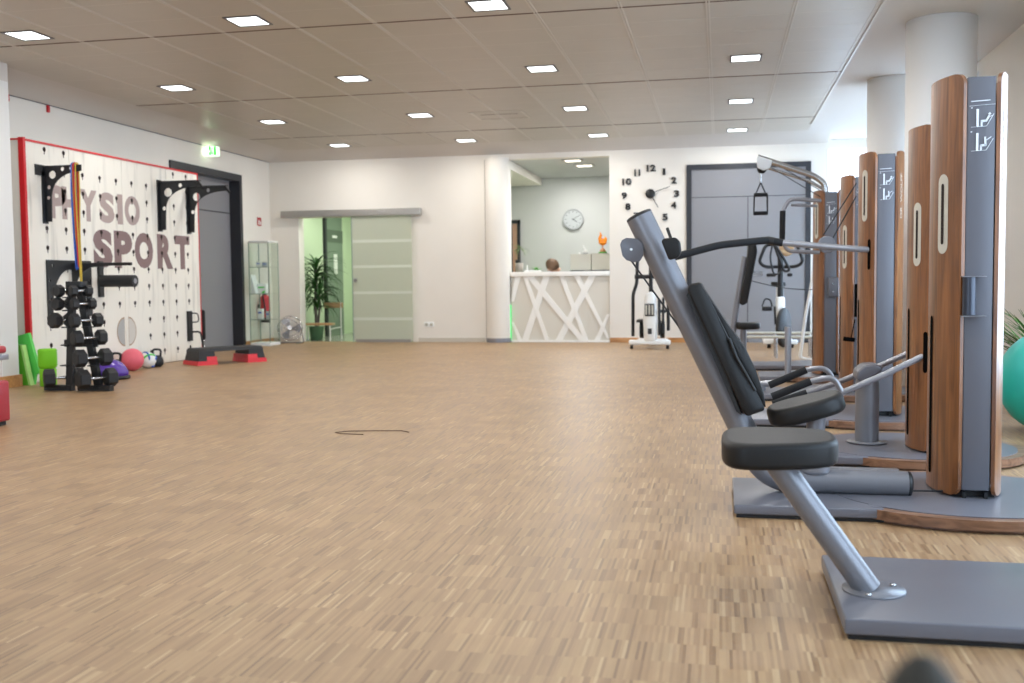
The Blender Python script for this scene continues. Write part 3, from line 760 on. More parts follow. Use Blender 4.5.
for i, (y, z) in enumerate(((9.93, 3.05), (10.62, 3.04))):
    t = thing('red_wall_hook', (XL, y, z), ('small red hook high on the left wall next to the pier', 'small red hook high on the left wall above the pegboard corner')[i], 'hook', 'red hooks high on the left wall')
    MB().box(XL, XL+.03, y-.02, y+.02, z-.04, z+.04, b=.01).build('hook_body', 'red', t)

# fire extinguisher behind glass cabinet
t = thing('fire_extinguisher', (XL+.1, 16.02, .42), 'red fire extinguisher on the wall behind the glass cabinet', 'fire extinguisher')
c = (XL+.11, 16.02, 0)
MB().lathe([(.075, .42), (.085, .45), (.085, .74), (.07, .79), (.03, .82), (.0001, .82)], c, 24).build('cylinder_body', 'redp', t)
MB().lathe([(.087, .36), (.09, .44), (.08, .445), (.0001, .445)], c, 24).box(c[0]-.03, c[0]+.03, 15.99, 16.05, .82, .87).build('valve', 'black', t)
MB().box(XL, c[0]-.07, 15.98, 16.06, .6, .66).box(XL, c[0]-.07, 15.98, 16.06, .40, .44).build('wall_bracket', 'black', t)
MB().sweep(rnd([(c[0], 15.97, .84), (c[0]+.02, 15.9, .80), (c[0]+.06, 15.93, .5)], .05), .012, 8).build('hose', 'black', t)

# glass display cabinet
GX0, GX1, GY0, GY1, GZ = -7.47, -7.12, 15.4, 15.78, 1.70
t = thing('glass_display_cabinet', ((GX0+GX1)/2, (GY0+GY1)/2, 0), 'narrow glass display cabinet in the far left corner', 'cabinet')
MB().box(GX0, GX1, GY0, GY1, 0, .05, b=.004).build('base', 'white', t)
MB().box(GX0, GX1, GY0, GY1, GZ-.03, GZ, b=.004).build('top', 'white', t)
b = MB()
for (x0, x1, y0, y1) in ((GX0, GX0+.006, GY0, GY1), (GX1-.006, GX1, GY0, GY1), (GX0, GX1, GY0, GY0+.006), (GX0, GX1, GY1-.006, GY1)): b.box(x0, x1, y0, y1, .05, GZ-.03)
b.build('glass_pane', 'glass', t)
for z in (.42, .84, 1.27):
    s_ = MB().box(GX0+.01, GX1-.01, GY0+.01, GY1-.01, z, z+.008).build('shelf', 'glass', t)
    MB().box(GX0+.008, GX1-.008, GY0+.005, GY0+.011, z-.001, z+.009).build('shelf_edge', 'gedge', s_)
for (x, y) in ((GX0, GY0), (GX1-.012, GY0), (GX0, GY1-.012), (GX1-.012, GY1-.012)): MB().box(x, x+.012, y, y+.012, .05, GZ-.03).build('corner_post', 'gedge', t)
items = [('white_carton', -7.37, 15.6, .428, .09, .07, .17, 'white carton on the lowest glass shelf of the cabinet', 'white'),
         ('white_carton', -7.24, 15.6, .428, .06, .06, .13, 'small pale blue and white carton beside the extinguisher on the lowest shelf', 'clockf'),
         ('product_pack', -7.33, 15.6, .848, .16, .1, .16, 'white pack with green stripe on the middle glass shelf', 'white'),
         ('white_mug', -7.38, 15.6, 1.278, .07, .07, .09, 'small white box at the left of the top glass shelf', 'white'),
         ('white_mug', -7.27, 15.6, 1.278, .09, .07, .08, 'wider white box at the right of the top glass shelf', 'clockf')]
for (nm, x, y, z, w, d_, h, lb, mm) in items:
    t = thing(nm.replace('mug', 'box'), (x, y, z), lb, 'box')
    MB().box(x-w/2, x+w/2, y-d_/2, y+d_/2, z, z+h, b=.006).build('carton', mm, t)
    MB().box(x-w*.35, x+w*.35, y-d_/2-.002, y-d_/2, z+h*.55, z+h*.7).build('print', 'green3' if 'green' in lb else 'bluem', t)
t = thing('leaning_flyer', (-7.45, 15.6, .848), 'white flyer leaning inside the cabinet on the middle shelf', 'flyer')
MB().prism([(-7.46, .85), (-7.38, .85), (-7.455, 1.15), (-7.46, 1.15)], 15.45, 15.62, 'Y').build('flyer_sheet', 'white', t)
t = thing('green_toy', (-7.27, 15.56, .72), 'small bright green figure just under the middle glass shelf', 'toy')
MB().sphere((-7.27, 15.5, .868), .02, 12, (1.4, 1, .9)).sphere((-7.25, 15.5, .888), .012, 8).build('figure_body', 'green3', t); t['label'] = 'small bright green figure on the middle glass shelf'

# floor fan
c = Vector((-7.02, 15.95, .26)); t = thing('floor_fan', (c.x, c.y, 0), 'silver wire floor fan beside the glass cabinet', 'fan')
mt = RZ(math.radians(20)) @ RX(math.radians(80))
m3 = mt.to_3x3()
def cg(r, z, n=28): return [c + m3 @ Vector((r*math.cos(2*PI*i/n), r*math.sin(2*PI*i/n), z)) for i in range(n+1)]
b = MB()
for r_, z in ((.21, 0), (.2, .05), (.2, -.05), (.14, .065), (.08, .075), (.14, -.065)): b.sweep(cg(r_, z), .0035, 6, False)
for k in range(24):
    a = 2*PI*k/24; b.sweep([c+m3 @ Vector((rr*math.cos(a), rr*math.sin(a), zz)) for rr, zz in ((.03, .078), (.14, .066), (.2, .05), (.21, 0), (.2, -.05), (.03, -.07))], .002, 4, False)
b.build('cage', 'chrome', t)
b = MB()
for k in range(3):
    a = 2*PI*k/3; vs = []
    for rr, da, zz in ((.03, -.3, -.01), (.03, .3, .01), (.18, .45, .03), (.19, 0, .0), (.17, -.45, -.03)): vs.append(c+m3 @ Vector((rr*math.cos(a+da), rr*math.sin(a+da), zz)))
    b.add(vs, [(0, 1, 2, 3, 4)], False); b.add([v+m3 @ Vector((0, 0, .004)) for v in vs], [(4, 3, 2, 1, 0)], False)
b.build('blade', 'greyl', t)
MB().cyl(c+m3 @ Vector((0, 0, -.1)), c+m3 @ Vector((0, 0, .08)), .035).build('motor', 'chrome', t)
b = MB().sweep(rnd([(c.x-.2, c.y, .26), (c.x-.22, c.y+.05, .02), (c.x+.22, c.y+.05, .02), (c.x+.2, c.y, .26)], .04), .012, 8).sweep(rnd([(c.x-.16, c.y-.12, .012), (c.x-.16, c.y+.17, .012)], .02), .012, 8).sweep([(c.x+.16, c.y-.12, .012), (c.x+.16, c.y+.17, .012)], .012, 8)
b.build('stand', 'chrome', t)

# ------------------------------------------------------------------ pegboard cabinet
BX = -6.97; BY0, BY1, BZ = 9.33, 12.88, 2.50
t = thing('pegboard_cabinet', (-7.28, 11.1, 0), 'whitewashed pegboard cabinet with a red edge and the words PHYSIO SPORT', 'cabinet')
MB().box(XL+.01, BX-.02, BY0+.02, BY1-.02, .0, BZ-.02).build('carcass', 'inner', t)
seams = [BY0, 10.08, 11.08, 12.08, BY1]
for i in range(4):
    b = MB().box(BX-.02, BX, seams[i]+.003, seams[i+1]-.003, .01, BZ-.01); b.cur = 1
    for k in range(10):
        y = 9.665+.3235*k
        if not seams[i] < y < seams[i+1]: continue
        for j in range(12):
            z = 2.44-.2065*j
            if j == 0 and 2 <= k <= 7: continue
            if y > 12.8 or (abs(z-.45) < .16 and 10.75 < y < 11.4): continue
            vs = [Vector((BX+.0012, p[0], p[1])) for p in circ(y, z, .026, 12)]
            b.add(vs, [list(range(12))], False)
            b.add([(BX+.0012, y-.009, z), (BX+.0012, y+.009, z), (BX+.0012, y+.007, z-.055), (BX+.0012, y-.007, z-.055)], [(0, 1, 2, 3)], False)
    b.build('door_panel', ['board', 'void'], t)
MB().box(BX-.03, BX+.03, BY0-.035, BY0+.0, 0, BZ+.02).build('red_post', 'red', t)
MB().box(BX-.03, BX+.012, BY0, BY1, BZ-.01, BZ+.012).box(XL+.01, BX, BY0-.03, BY0, BZ-.005, BZ+.012).box(BX-.03, BX+.006, BY1-.002, BY1+.014, 0, BZ+.012).build('red_edge', 'red', t)
MB().box(XL+.01, BX-.03, BY0-.02, BY0+.02, 0, BZ-.005).build('side_panel', 'board', t)
def letters(txt, ys, w, h, z0, off, m):
    for ch, y in zip(txt, ys):
        ww = w*(.34 if ch == 'I' else .98 if ch in 'OY' else .90)
        vs, fs = fit_text(ch, ww, h, off, .0)
        MB().add([Vector((BX+.0008, y+v.x, z0+v.y)) for v in vs], fs, False).build('letter_'+ch.lower(), m, t)
letters('PHYSIO', (9.70, 9.93, 10.24, 10.61, 10.97, 11.12), .335, .355, 1.725, .055, 'text1')
letters('SPORT', (10.47, 10.88, 11.31, 11.82, 12.25), .42, .44, 1.208, .06, 'text2')
# half-round hand cut-outs at the middle seam
for s, yc in ((-1, 11.045), (1, 11.125)):
    pts = [(yc+s*.165*math.sin(PI*i/18), .45+.175*math.cos(PI*i/18)) for i in range(19)]
    pi_ = [(yc+s*.005+s*.147*math.sin(PI*i/18), .45+.158*math.cos(PI*i/18)) for i in range(19)]
    p_ = MB().add([Vector((BX+.0015, y, z)) for y, z in pts], [list(range(19))], False).build('hand_cutout', 'rimp', t)
    b = MB().add([Vector((BX+.0022, y, z)) for y, z in pi_], [list(range(19))], False)
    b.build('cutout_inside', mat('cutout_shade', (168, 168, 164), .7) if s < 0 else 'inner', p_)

# brackets hung on the pegboard
def bracket_plate(y, x0, x1, z0, z1, holes, th=.012):
    W, H = x1-x0, z1-z0
    o_ = [(0, 0), (.075, 0), (.078, H*.2)]
    n = 12
    for i in range(n+1):
        a = PI/2*i/n; o_.append((.08+(W-.09)*(1-math.cos(a)), H*.30+(H*.585)*math.sin(a)**.65))
    o_ += [(W, H*.90), (W, H), (0, H)]
    vs, fs = cut_plate(o_, [circ(*h) for h in holes], th)
    b = MB(); b.add([Vector((x0+v.x, y+v.z, z0+v.y)) for v in vs], fs, False); return b
def pull_up(y, label):
    t = thing('pull_up_bracket', (BX, y, 1.7), label, 'bracket', 'pull-up brackets on the pegboard')
    bracket_plate(y, BX+.01, BX+.56, 1.70, 2.31, [(.12, .47, .055), (.06, .27, .026), (.29, .555, .026)]).build('bracket_plate', 'blackm', t)
    MB().box(BX, BX+.01, y-.05, y+.05, 1.68, 2.33).build('mounting_plate', 'blackm', t)
    MB().box(BX+.01, BX+.57, y-.03, y+.03, 2.30, 2.312).build('top_flange', 'blackm', t)
    MB().sweep([(BX+.545, y-.02, 2.30), (BX+.66, y-.10, 2.20)], .016, 10).build('angled_grip', 'grip', t)
    return t
pull_up(11.9, 'black steel pull-up bracket nearer the word PHYSIO, above the letter R')
pull_up(12.62, 'black steel pull-up bracket at the far edge of the pegboard, before the grey door')
t = thing('strap_bracket', (BX, 9.65, 1.7), 'black steel bracket carrying the coloured bands at the near end of the pegboard', 'bracket')
bracket_plate(9.65, BX+.0, BX+.44, 1.68, 2.265, [(.10, .49, .042), (.055, .36, .022), (.045, .25, .02), (.22, .545, .022), (.32, .55, .022)]).build('bracket_plate', 'blackm', t)
MB().box(BX, BX+.012, 9.50, 9.66, 2.16, 2.27).box(BX, BX+.012, 9.60, 9.68, 1.66, 2.2).build('mounting_plate', 'blackm', t)
for i, (x, m, w, z0, lb) in enumerate(((-6.630, 'bluem', .016, 1.2, 'blue exercise band hanging from the near bracket'), (-6.602, 'red', .009, 1.22, 'red exercise band hanging between the blue and yellow bands'), (-6.585, 'yellow', .007, 1.05, 'yellow exercise band hanging lowest from the near bracket'), (-6.615, 'yellow', .004, 1.4, 'thin ochre cord hanging beside the blue band'))):
    t = thing('exercise_band', (x, 9.62, z0), lb, 'band', 'bands hanging from the near bracket')
    pts = [(x-.01*(i % 2), 9.63, 2.27), (x, 9.615, 2.0), (x+.01, 9.61, 1.75), (x+.018, 9.61, 1.5), (x+.026, 9.615, z0), (x+.026, 9.63, z0-.03), (x+.022, 9.64, z0+.03), (x+.015, 9.645, 1.6), (x+.006, 9.68, 1.95), (x-.0, 9.685, 2.27), (x-.005, 9.66, 2.29), (x-.01*(i % 2), 9.63, 2.27)]
    b = MB().sweep(rnd(pts, .1, 3), w, 8, True, flat=(1, .45) if i == 0 else None); b.build('band_loop', m, t)
# arch frame with dip bar
t = thing('arch_frame', (BX, 10.0, .95), 'black arched steel frame on the pegboard behind the dumbbell rack', 'frame')
o_ = [(0, 0), (.085, 0)] + [(.085+.305*(1-math.cos(PI*i/20)), .12+.40*math.sin(PI*i/20)) for i in range(21)] + [(.695, 0), (.78, 0), (.78, .62), (0, .62)]
vs, fs = cut_plate(o_, [circ(.04, .2, .014), circ(.04, .4, .014), circ(.74, .2, .014), circ(.74, .4, .014), circ(.1, .56, .018), circ(.68, .56, .018)], .012)
MB().add([Vector((BX+.01+v.z, 9.62+v.x, .66+v.y)) for v in vs], fs, False).build('arch_plate', 'blackm', t)
vs, fs = cut_plate([(0, 0), (.06, 0), (.10, .08), (.22, .15), (.5, .17), (.5, .2), (0, .2)], [circ(.06, .14, .02)], .012)
MB().add([Vector((BX+.01+v.x, 10.05+v.z, 1.05+v.y)) for v in vs], fs, False).build('support_plate', 'blackm', t)
MB().cyl((BX+.02, 10.07, 1.235), (BX+.72, 10.07, 1.235), .018).build('dip_bar', 'black', t)
t = thing('roller_holder', (BX, 10.57, 1.05), 'black foam roller arm sticking out of the pegboard under the word SPORT', 'roller')
MB().box(BX, BX+.03, 10.53, 10.61, .87, 1.28).build('mounting_plate', 'blackm', t)
r_ = MB().cyl((BX+.03, 10.57, 1.055), (BX+.45, 10.57, 1.052), .068, seg=24).build('foam_roller', 'rubber', t)
MB().cyl((BX+.448, 10.57, 1.052), (BX+.455, 10.57, 1.052), .03).build('end_cap', 'greyl', r_)
t = thing('hook_rail', (BX, 12.55, .3), 'small dark plate with wire hooks low on the far pegboard panel', 'rail')
MB().box(BX, BX+.03, 12.50, 12.60, .25, .65).build('rail_plate', 'rubber', t)
MB().sweep(rnd([(BX+.02, 12.58, .62), (BX+.1, 12.62, .62), (BX+.1, 12.64, .5), (BX+.02, 12.6, .5)], .04), .008, 8).sweep(rnd([(BX+.02, 12.58, .37), (BX+.12, 12.64, .37), (BX+.14, 12.68, .1)], .04), .012, 8).build('hook', 'black', t)
t = thing('oblong_pad', (-7.08, 13.15, .25), 'black oblong pad on a small stand past the far edge of the pegboard', 'pad')
MB().pad((-7.1, 13.15, .44), .09, .06, .42, e=3).build('cushion', 'leather', t)
MB().lathe([(.09, 0), (.09, .02), (.012, .03), (.012, .3), (.0001, .3)], (-7.1, 13.17, 0)).build('stand', 'chrome', t)

# ------------------------------------------------------------------ dumbbell rack
RKX, RKY = -5.99, 8.72
t = thing('dumbbell_rack', (RKX, RKY, 0), 'black A-frame dumbbell rack in front of the pegboard', 'rack')
rows = [(.955, .068), (.835, .068), (.68, .085), (.515, .09), (.325, .10), (.125, .105)]
def rackx(side, z): return (-6.045 if side < 0 else -5.93) + side*(1.0-z)*(.12 if side < 0 else .15)
for s, fx0, fx1, dy in ((-1, -6.36, -6.02, 0), (1, -6.00, -5.66, .0)):
    MB().box(fx0, fx1-(.05 if s < 0 else 0), RKY-.035+dy, RKY+.035+dy, .0, .055).build('foot', 'blackm', t)
    px = -6.10 if s < 0 else -5.80
    MB().prism([(px-.035, .05), (px+.035, .05), (-6.01+.035*s+.03, 1.02), (-6.01+.035*s-.03, 1.02)], RKY-.02, RKY+.03, 'Y').build('upright', 'blackm', t)
MB().box(-6.08, -5.92, RKY-.05, RKY+.06, .99, 1.045, b=.006).build('top_plate', 'blackm', t)
MB().box(-6.15, -5.80, RKY+.0, RKY+.02, .42, .49).build('cross_bar', 'blackm', t)
for s in (-1, 1):
    for (z, r_) in rows:
        xx = -6.045-(1-z)*.075 if s < 0 else -5.965+(1-z)*.13
        zb_ = z-.055-.03*(1-z)
        x0_, x1_ = min(xx, xx+s*.07), max(xx, xx+s*.07)
        MB().box(x0_, x1_, RKY-.05, RKY+.05, zb_-.012, zb_).build('cradle', 'blackm', t)
def dumbbell(label, r_, L, loc, rz):
    t = thing('dumbbell', loc, label, 'dumbbell', 'hex dumbbells on the A-frame rack')
    o = Vector(loc); R3 = RZ(rz)
    def P(x, y, z): return o + R3.to_3x3() @ Vector((x, y, z))
    for s in (-1, 1):
        hl = r_*1.15; a = s*(L/2)
        b = MB().sweep([P(a-hl*.5, 0, 0), P(a-hl*.42, 0, 0), P(a+hl*.42, 0, 0), P(a+hl*.5, 0, 0)], [r_*.82, r_, r_, r_*.82], 6)
        b.smooth = [False]*len(b.smooth); b.build('head', 'rubber', t)
    MB().sweep([P(-L/2, 0, 0), P(-L*.2, 0, 0), P(0, 0, 0), P(L*.2, 0, 0), P(L/2, 0, 0)], [.013, .013, .017, .013, .013], 10).build('handle', 'chrome', t)
ordw = ['topmost', 'second from the top', 'third from the top', 'fourth from the top', 'second lowest', 'lowest']
rd = [(.955, -5.93, .048, .13), (.832, -5.91, .049, .15), (.675, -5.885, .060, .20), (.51, -5.86, .066, .21), (.32, -5.83, .075, .22), (.125, -5.795, .080, .24)]
for i, (z, x, r_, L) in enumerate(rd): dumbbell('black hex dumbbell on the right side of the rack, ' + ordw[i], r_*1.12, L*1.1, (x, RKY-.03, z), math.radians(58))
ld = [(0, .955, -6.125, .060, .15), (1, .832, -6.14, .063, .15), (2, .675, -6.16, .074, .18), (5, .125, -6.17, .088, .26)]
for (i, z, x, r_, L) in ld: dumbbell('black hex dumbbell on the left side of the rack, ' + ordw[i], r_, L, (x, RKY+.01, z), math.radians(75 if i < 5 else 42))

# ------------------------------------------------------------------ small gear on the left
t = thing('foam_roller', (-6.61, 9.1, .0), 'lime green ribbed foam roller, lower one of the standing pair', 'foam roller', 'green foam rollers left of the dumbbell rack')
MB().lathe([(.07, 0), (.08, .01), (.08, .17), (.07, .18), (.035, .18), (.035, 0), (.07, 0)], (-6.61, 9.1, 0), 32).build('roller_tube', 'green', t)
t2 = thing('foam_roller', (-6.61, 9.1, .181), 'lime green ribbed foam roller, upper one of the standing pair', 'foam roller', 'green foam rollers left of the dumbbell rack')
b = MB().lathe([(.075, .181), (.087, .20), (.087, .365), (.08, .375), (.035, .375), (.035, .181), (.075, .181)], (-6.61, 9.1, 0), 32)
b.build('roller_tube', 'green', t2)
b = MB()
for j in range(8):
    for k in range(24):
        a = 2*PI*(k+.5*(j % 2))/24; c = Vector((-6.61+.087*math.cos(a), 9.1+.087*math.sin(a), .215+.02*j)); b.sphere(c, .007, 6)
b.build('nubs', 'green', t2)
t = thing('green_board', (-6.93, 9.2, 0), 'dark lime green foam board leaning by the pier, the nearer and shorter one', 'board', 'green foam boards by the pier')
MB().prism([(-7.02, 0), (-6.86, 0), (-6.94, .41), (-7.02, .41)], 9.14, 9.18, 'Y').build('foam_board', 'green2', t)
MB().prism([(-6.86, 0), (-6.835, 0), (-6.915, .41), (-6.94, .41)], 9.13, 9.19, 'Y').build('pale_edge', mat('pale_green_edge', (170, 215, 120), .6), t)
t = thing('green_board', (-6.9, 9.25, 0), 'brighter green foam board leaning on the red post, the taller one', 'board', 'green foam boards by the pier')
MB().prism([(-6.84, .10), (-6.79, .12), (-6.90, .53), (-7.02, .50), (-7.02, .41), (-6.93, .41)], 9.21, 9.25, 'Y').prism([(-6.95, 0), (-6.86, 0), (-6.84, .11), (-6.93, .42)], 9.21, 9.25, 'Y').build('foam_board', 'green3', t)
t = thing('balance_dome', (-6.405, 9.86, 0), 'purple half-ball balance trainer with a dark rim behind the rack', 'balance trainer')
MB().lathe([(.19, 0), (.205, .01), (.205, .03), (.19, .04), (.0001, .04)], (-6.41, 9.86, 0), 40).build('base_rim', 'black', t)
MB().lathe([(.19, .035), (.185, .08), (.16, .13), (.12, .175), (.06, .205), (.0001, .213)], (-6.41, 9.86, 0), 40).build('dome', 'purple', t)
t = thing('pink_ball', (-6.75, 10.83, 0), 'pink gymnastic ball on the floor by the pegboard', 'ball')
MB().sphere((-6.75, 10.83, .132), .132, 32).build('ball_body', 'pink', t)
t = thing('handball', (-6.78, 11.2, 0), 'small white ball with blue and green swirls between the pink ball and the kettlebell', 'ball')
bb = MB().sphere((-6.775, 11.2, .098), .098, 28).build('ball_body', 'white', t)
for i, (m, ax, ay) in enumerate((('bluem', .5, .3), ('bluem', 1.5, -.5), ('green3', 2.4, .9), ('bluem', -.4, 1.2))):
    mt = (RX(ax) @ RY(ay)).to_3x3(); c = Vector((-6.775, 11.2, .098)); pts = [c + mt @ Vector((.0935*math.cos(a_/12*PI*.9), .0935*math.sin(a_/12*PI*.9), .03)) for a_ in range(13)]
    MB().sweep(pts, [.002]+[.012]*11+[.002], 8).build('swirl', m, bb)
for i, (x, y, r_, lb, grp) in enumerate(((-6.77, 11.4, .078, 'black kettlebell on the floor beside the small white ball', None), (-6.885, 10.72, .06, 'black kettlebell half hidden behind the pink ball', None))):
    t = thing('kettlebell', (x, y, 0), lb, 'kettlebell')
    MB().lathe([(r_*.6, 0), (r_*.95, .03), (r_, .07), (r_*.9, .11), (r_*.55, .14), (.0001, .145)], (x, y, 0), 28).build('bell', 'rubber', t)
    MB().sweep(rnd([(x-.045, y, .12), (x-.06, y, .215), (x+.06, y, .215), (x+.045, y, .12)], .045), .014, 10).build('handle', 'blackm', t)
# step platform
t = thing('step_platform', (-6.14, 12.0, 0), 'black aerobic step on red risers in front of the pegboard', 'step platform')
SM = TR(-6.20, 12.06, 0) @ RZ(math.radians(54)); L, W = .95, .42
def frus(b, x0, x1, y0, y1, z0, x2, x3, y2, y3, z1, mi=None):
    vs = [SM @ Vector(p) for p in ((x0,y0,z0),(x1,y0,z0),(x1,y1,z0),(x0,y1,z0),(x2,y2,z1),(x3,y2,z1),(x3,y3,z1),(x2,y3,z1))]
    b.add(vs, [(0,3,2,1),(4,5,6,7),(0,1,5,4),(1,2,6,5),(2,3,7,6),(3,0,4,7)], False, mi)
b = MB(); frus(b, -L/2+.03, L/2-.03, -W/2+.03, W/2-.03, .165, -L/2+.05, L/2-.05, -W/2+.05, W/2-.05, .205)
for s in (-1, 1):
    xo = s*(L/2-.02); xi = s*(L/2-.24); a0, a1 = min(xo, xi), max(xo, xi)
    frus(b, a0-(.0 if s > 0 else 0), a1, -W/2+.01, W/2-.01, .05, a0+(.02 if s < 0 else 0), a1-(.02 if s > 0 else 0), -W/2+.035, W/2-.035, .17)
b.build('step_top', 'rubber', t)
for s in (-1, 1):
    b = MB(); xo = s*(L/2); xi = s*(L/2-.27); a0, a1 = min(xo, xi), max(xo, xi)
    frus(b, a0, a1, -W/2, W/2, 0, a0+.006, a1-.006, -W/2+.006, W/2-.006, .052)
    xo = s*(L/2-.13); xi = s*(L/2-.262); a0, a1 = min(xo, xi), max(xo, xi)
    frus(b, a0, a1, -W/2+.004, W/2-.004, .05, a0, a1, -W/2+.018, W/2-.018, .105)
    b.build('riser', 'redp', t)

# red weight bench at the left frame edge
t = thing('weight_bench', (-5.3, 6.5, 0), 'red upholstered bench cut off by the left edge of the photo', 'bench')
MB().box(-5.7, -5.06, 6.25, 6.52, .52, .575, b=.02).build('seat_cushion', 'redl', t)
MB().box(-5.7, -5.04, 6.26, 6.51, .475, .515, b=.006).build('seat_frame', 'greyl', t)
MB().box(-5.35, -5.28, 6.35, 6.42, .3, .48).build('post', 'chrome', t)
MB().box(-5.12, -5.08, 6.35, 6.40, .3, .48).build('post', 'chrome', t)
MB().box(-5.7, -5.05, 6.25, 6.52, .03, .325, b=.02).build('base_box', 'redl', t)
for x in (-5.13, -5.65):
    for y in (6.27, 6.44): MB().box(x, x+.05, y, y+.06, 0, .03).build('foot', 'black', t)
# thin loop of dark cord lying on the floor
b = MB().sweep([(-2.52, 6.42, .004), (-2.45, 6.50, .004), (-2.3, 6.53, .004), (-2.1, 6.56, .004), (-2.03, 6.50, .004)], .003, 6).sweep([(-2.52, 6.42, .004), (-2.47, 6.38, .004), (-2.3, 6.36, .004)], .003, 6)
o = b.build('loose_string', 'panel_gap', None, (-2.3, 6.45, 0)); o['label'] = 'thin dark loop of cord lying alone on the parquet'; o['category'] = 'string'

# ------------------------------------------------------------------ strength machines
HC, SAG, HT, TH = .24, .072, .058, .017
def bx(t_): return HT + SAG*(1-(t_/HC)**2)
class Tower:
    def __init__(s, root, cx, fy, H=1.83, scale_z=(1.10, 1.44), small=None, longz=(.13, .83), picto=True, scale_t=-.13):
        s.root, s.cx, s.fy, s.cy, s.H = root, cx, fy, fy+HC, H
        core = MB().box(cx-HT+.002, cx+HT-.002, fy+.004, fy+2*HC, .092, H, b=.004).build('tower_panel', 'core', root)
        MB().box(cx-.085, cx+.085, fy+.05, fy+2*HC-.05, .055, .085).box(cx-HT+.008, cx-HT+.022, fy+.008, fy+.03, .055, .085).box(cx+HT-.022, cx+HT-.008, fy+.008, fy+.03, .055, .085).build('tower_foot', 'black', root)
        for sd in (-1, 1):
            b = MB(); n = 20; zt, zb, r = H+.02, .066, .045; I = []; O = []
            ts = [-HC+2*HC*i/n for i in range(n+1)]
            ts = [-HC, -HC+.004, -HC+.012, -HC+.025, -HC+.045] + [v for v in ts if abs(v) < HC-.05] + [HC-.045, HC-.025, HC-.012, HC-.004, HC]
            n = len(ts); vs = []
            for t_ in ts:
                e = max(0, abs(t_)-(HC-r)); dz = r-math.sqrt(max(0, r*r-e*e))
                x = bx(t_); nx, ny = 1, 2*SAG*t_/HC**2; l = math.hypot(nx, ny); nx /= l; ny /= l
                for (xx, yy) in ((x, t_), (x+TH*nx, t_+TH*ny*.6)):
                    vs += [(cx+sd*xx, s.cy+yy, zb+dz), (cx+sd*xx, s.cy+yy, zt-dz)]
            fs = []
            for i in range(n-1):
                a, c = 4*i, 4*(i+1)
                for (p, q_) in ((0, 1), (1, 3), (3, 2), (2, 0)): fs.append((a+p, a+q_, c+q_, c+p))
            b.add(vs, fs, False); b.add(vs, [(0, 1, 3, 2), (4*n-4, 4*n-3, 4*n-1, 4*n-2)], False)
            o = b.build('side_board', 'boardw', root)
            if sd < 0: left = o
            else: right = o
        def on(sd, t_, z, off):
            x = bx(t_); ny = 2*SAG*t_/HC**2; l = math.hypot(1, ny)
            return Vector((cx+sd*(x+(TH+off)/l), s.cy+t_+(TH+off)*ny/l*.6, z))
        def stad(sd, tc, w, z0, z1, off, name, m, parent, n=10):
            top = [(tc+w*math.cos(PI*i/n), z1-w+w*math.sin(PI*i/n)) for i in range(n+1)]
            bot = [(tc-w*math.cos(PI*i/n), z0+w-w*math.sin(PI*i/n)) for i in range(n+1)]
            # strip rows so that it follows the curved board
            b = MB(); vs = []; zs_ = [z1-w+w*math.sin(PI*i/(2*n)) for i in range(n, -1, -1)] + [z0+w-w*math.sin(PI*i/(2*n)) for i in range(n+1)]
            ws = [w*math.cos(PI*i/(2*n)) for i in range(n, -1, -1)] + [w*math.cos(PI*i/(2*n)) for i in range(n+1)]
            K = 6
            for z, ww in zip(zs_, ws):
                for k in range(K+1): vs.append(on(sd, tc-ww+2*ww*k/K, z, off))
            fs = [(i*(K+1)+k, i*(K+1)+k+1, (i+1)*(K+1)+k+1, (i+1)*(K+1)+k) for i in range(len(zs_)-1) for k in range(K)]
            b.add(vs, fs, False); return b.build(name, m, parent)
        s.on = on
        w_ = stad(-1, scale_t, .036, scale_z[0], scale_z[1], .0015, 'scale_window', 'cream', left)
        stad(-1, scale_t, .010, scale_z[0]+.04, scale_z[1]-.04, .003, 'scale_slot', 'void', left)
        stad(-1, -.035, .018, longz[0], longz[1], .0015, 'weight_slot', 'slot', left)
        if small: stad(-1, small[0], .015, small[1], small[2], .002, 'lever_slot', 'slot', left)
        # vertical maker's name on the right board
        vs, fs = fit_text('DR. WOLFF', .30, .036, .02)
        tc = -.19
        MB().add([on(1, tc-(v.y-.018), 1.40+v.x, .002) for v in vs], fs, False).build('vertical_lettering', 'faint', right)
        if picto:
            b = MB(); Y = fy+.001
            def Pt(u, v): return (cx-HT+((u/6.2+940-965.5))*.0042, H-(v/6.2+13)*.00432)
            def seg(a, c, w):
                a, c = Vector(Pt(*a)), Vector(Pt(*c)); d = (c-a).normalized(); n_ = Vector((-d.y, d.x))*w/2
                b.prism([tuple(a+n_), tuple(a-n_), tuple(c-n_), tuple(c+n_)], Y-.0015, Y+.004, 'Y')
            seg((182, 66), (292, 61), .0035); seg((172, 93), (322, 86), .0012)
            for dy in (0, 142):
                seg((220, 112+dy), (220, 215+dy), .009); seg((185, 218+dy), (272, 214+dy), .0014)
                seg((182, 104+dy), (190, 104+dy), .004)
            seg((244, 214), (244, 182), .007); seg((240, 184), (270, 182), .009); seg((268, 186), (288, 152), .008); seg((284, 146), (294, 138), .009); seg((272, 214), (314, 142), .002); seg((286, 160), (308, 152), .003)
            seg((242, 356), (242, 326), .007); seg((240, 328), (270, 326), .009); seg((268, 330), (266, 292), .008); seg((260, 284), (270, 284), .010); seg((272, 356), (312, 288), .002); seg((268, 300), (300, 278), .003)
            b.build('instruction_print', 'symbol', core)
        s.core = core
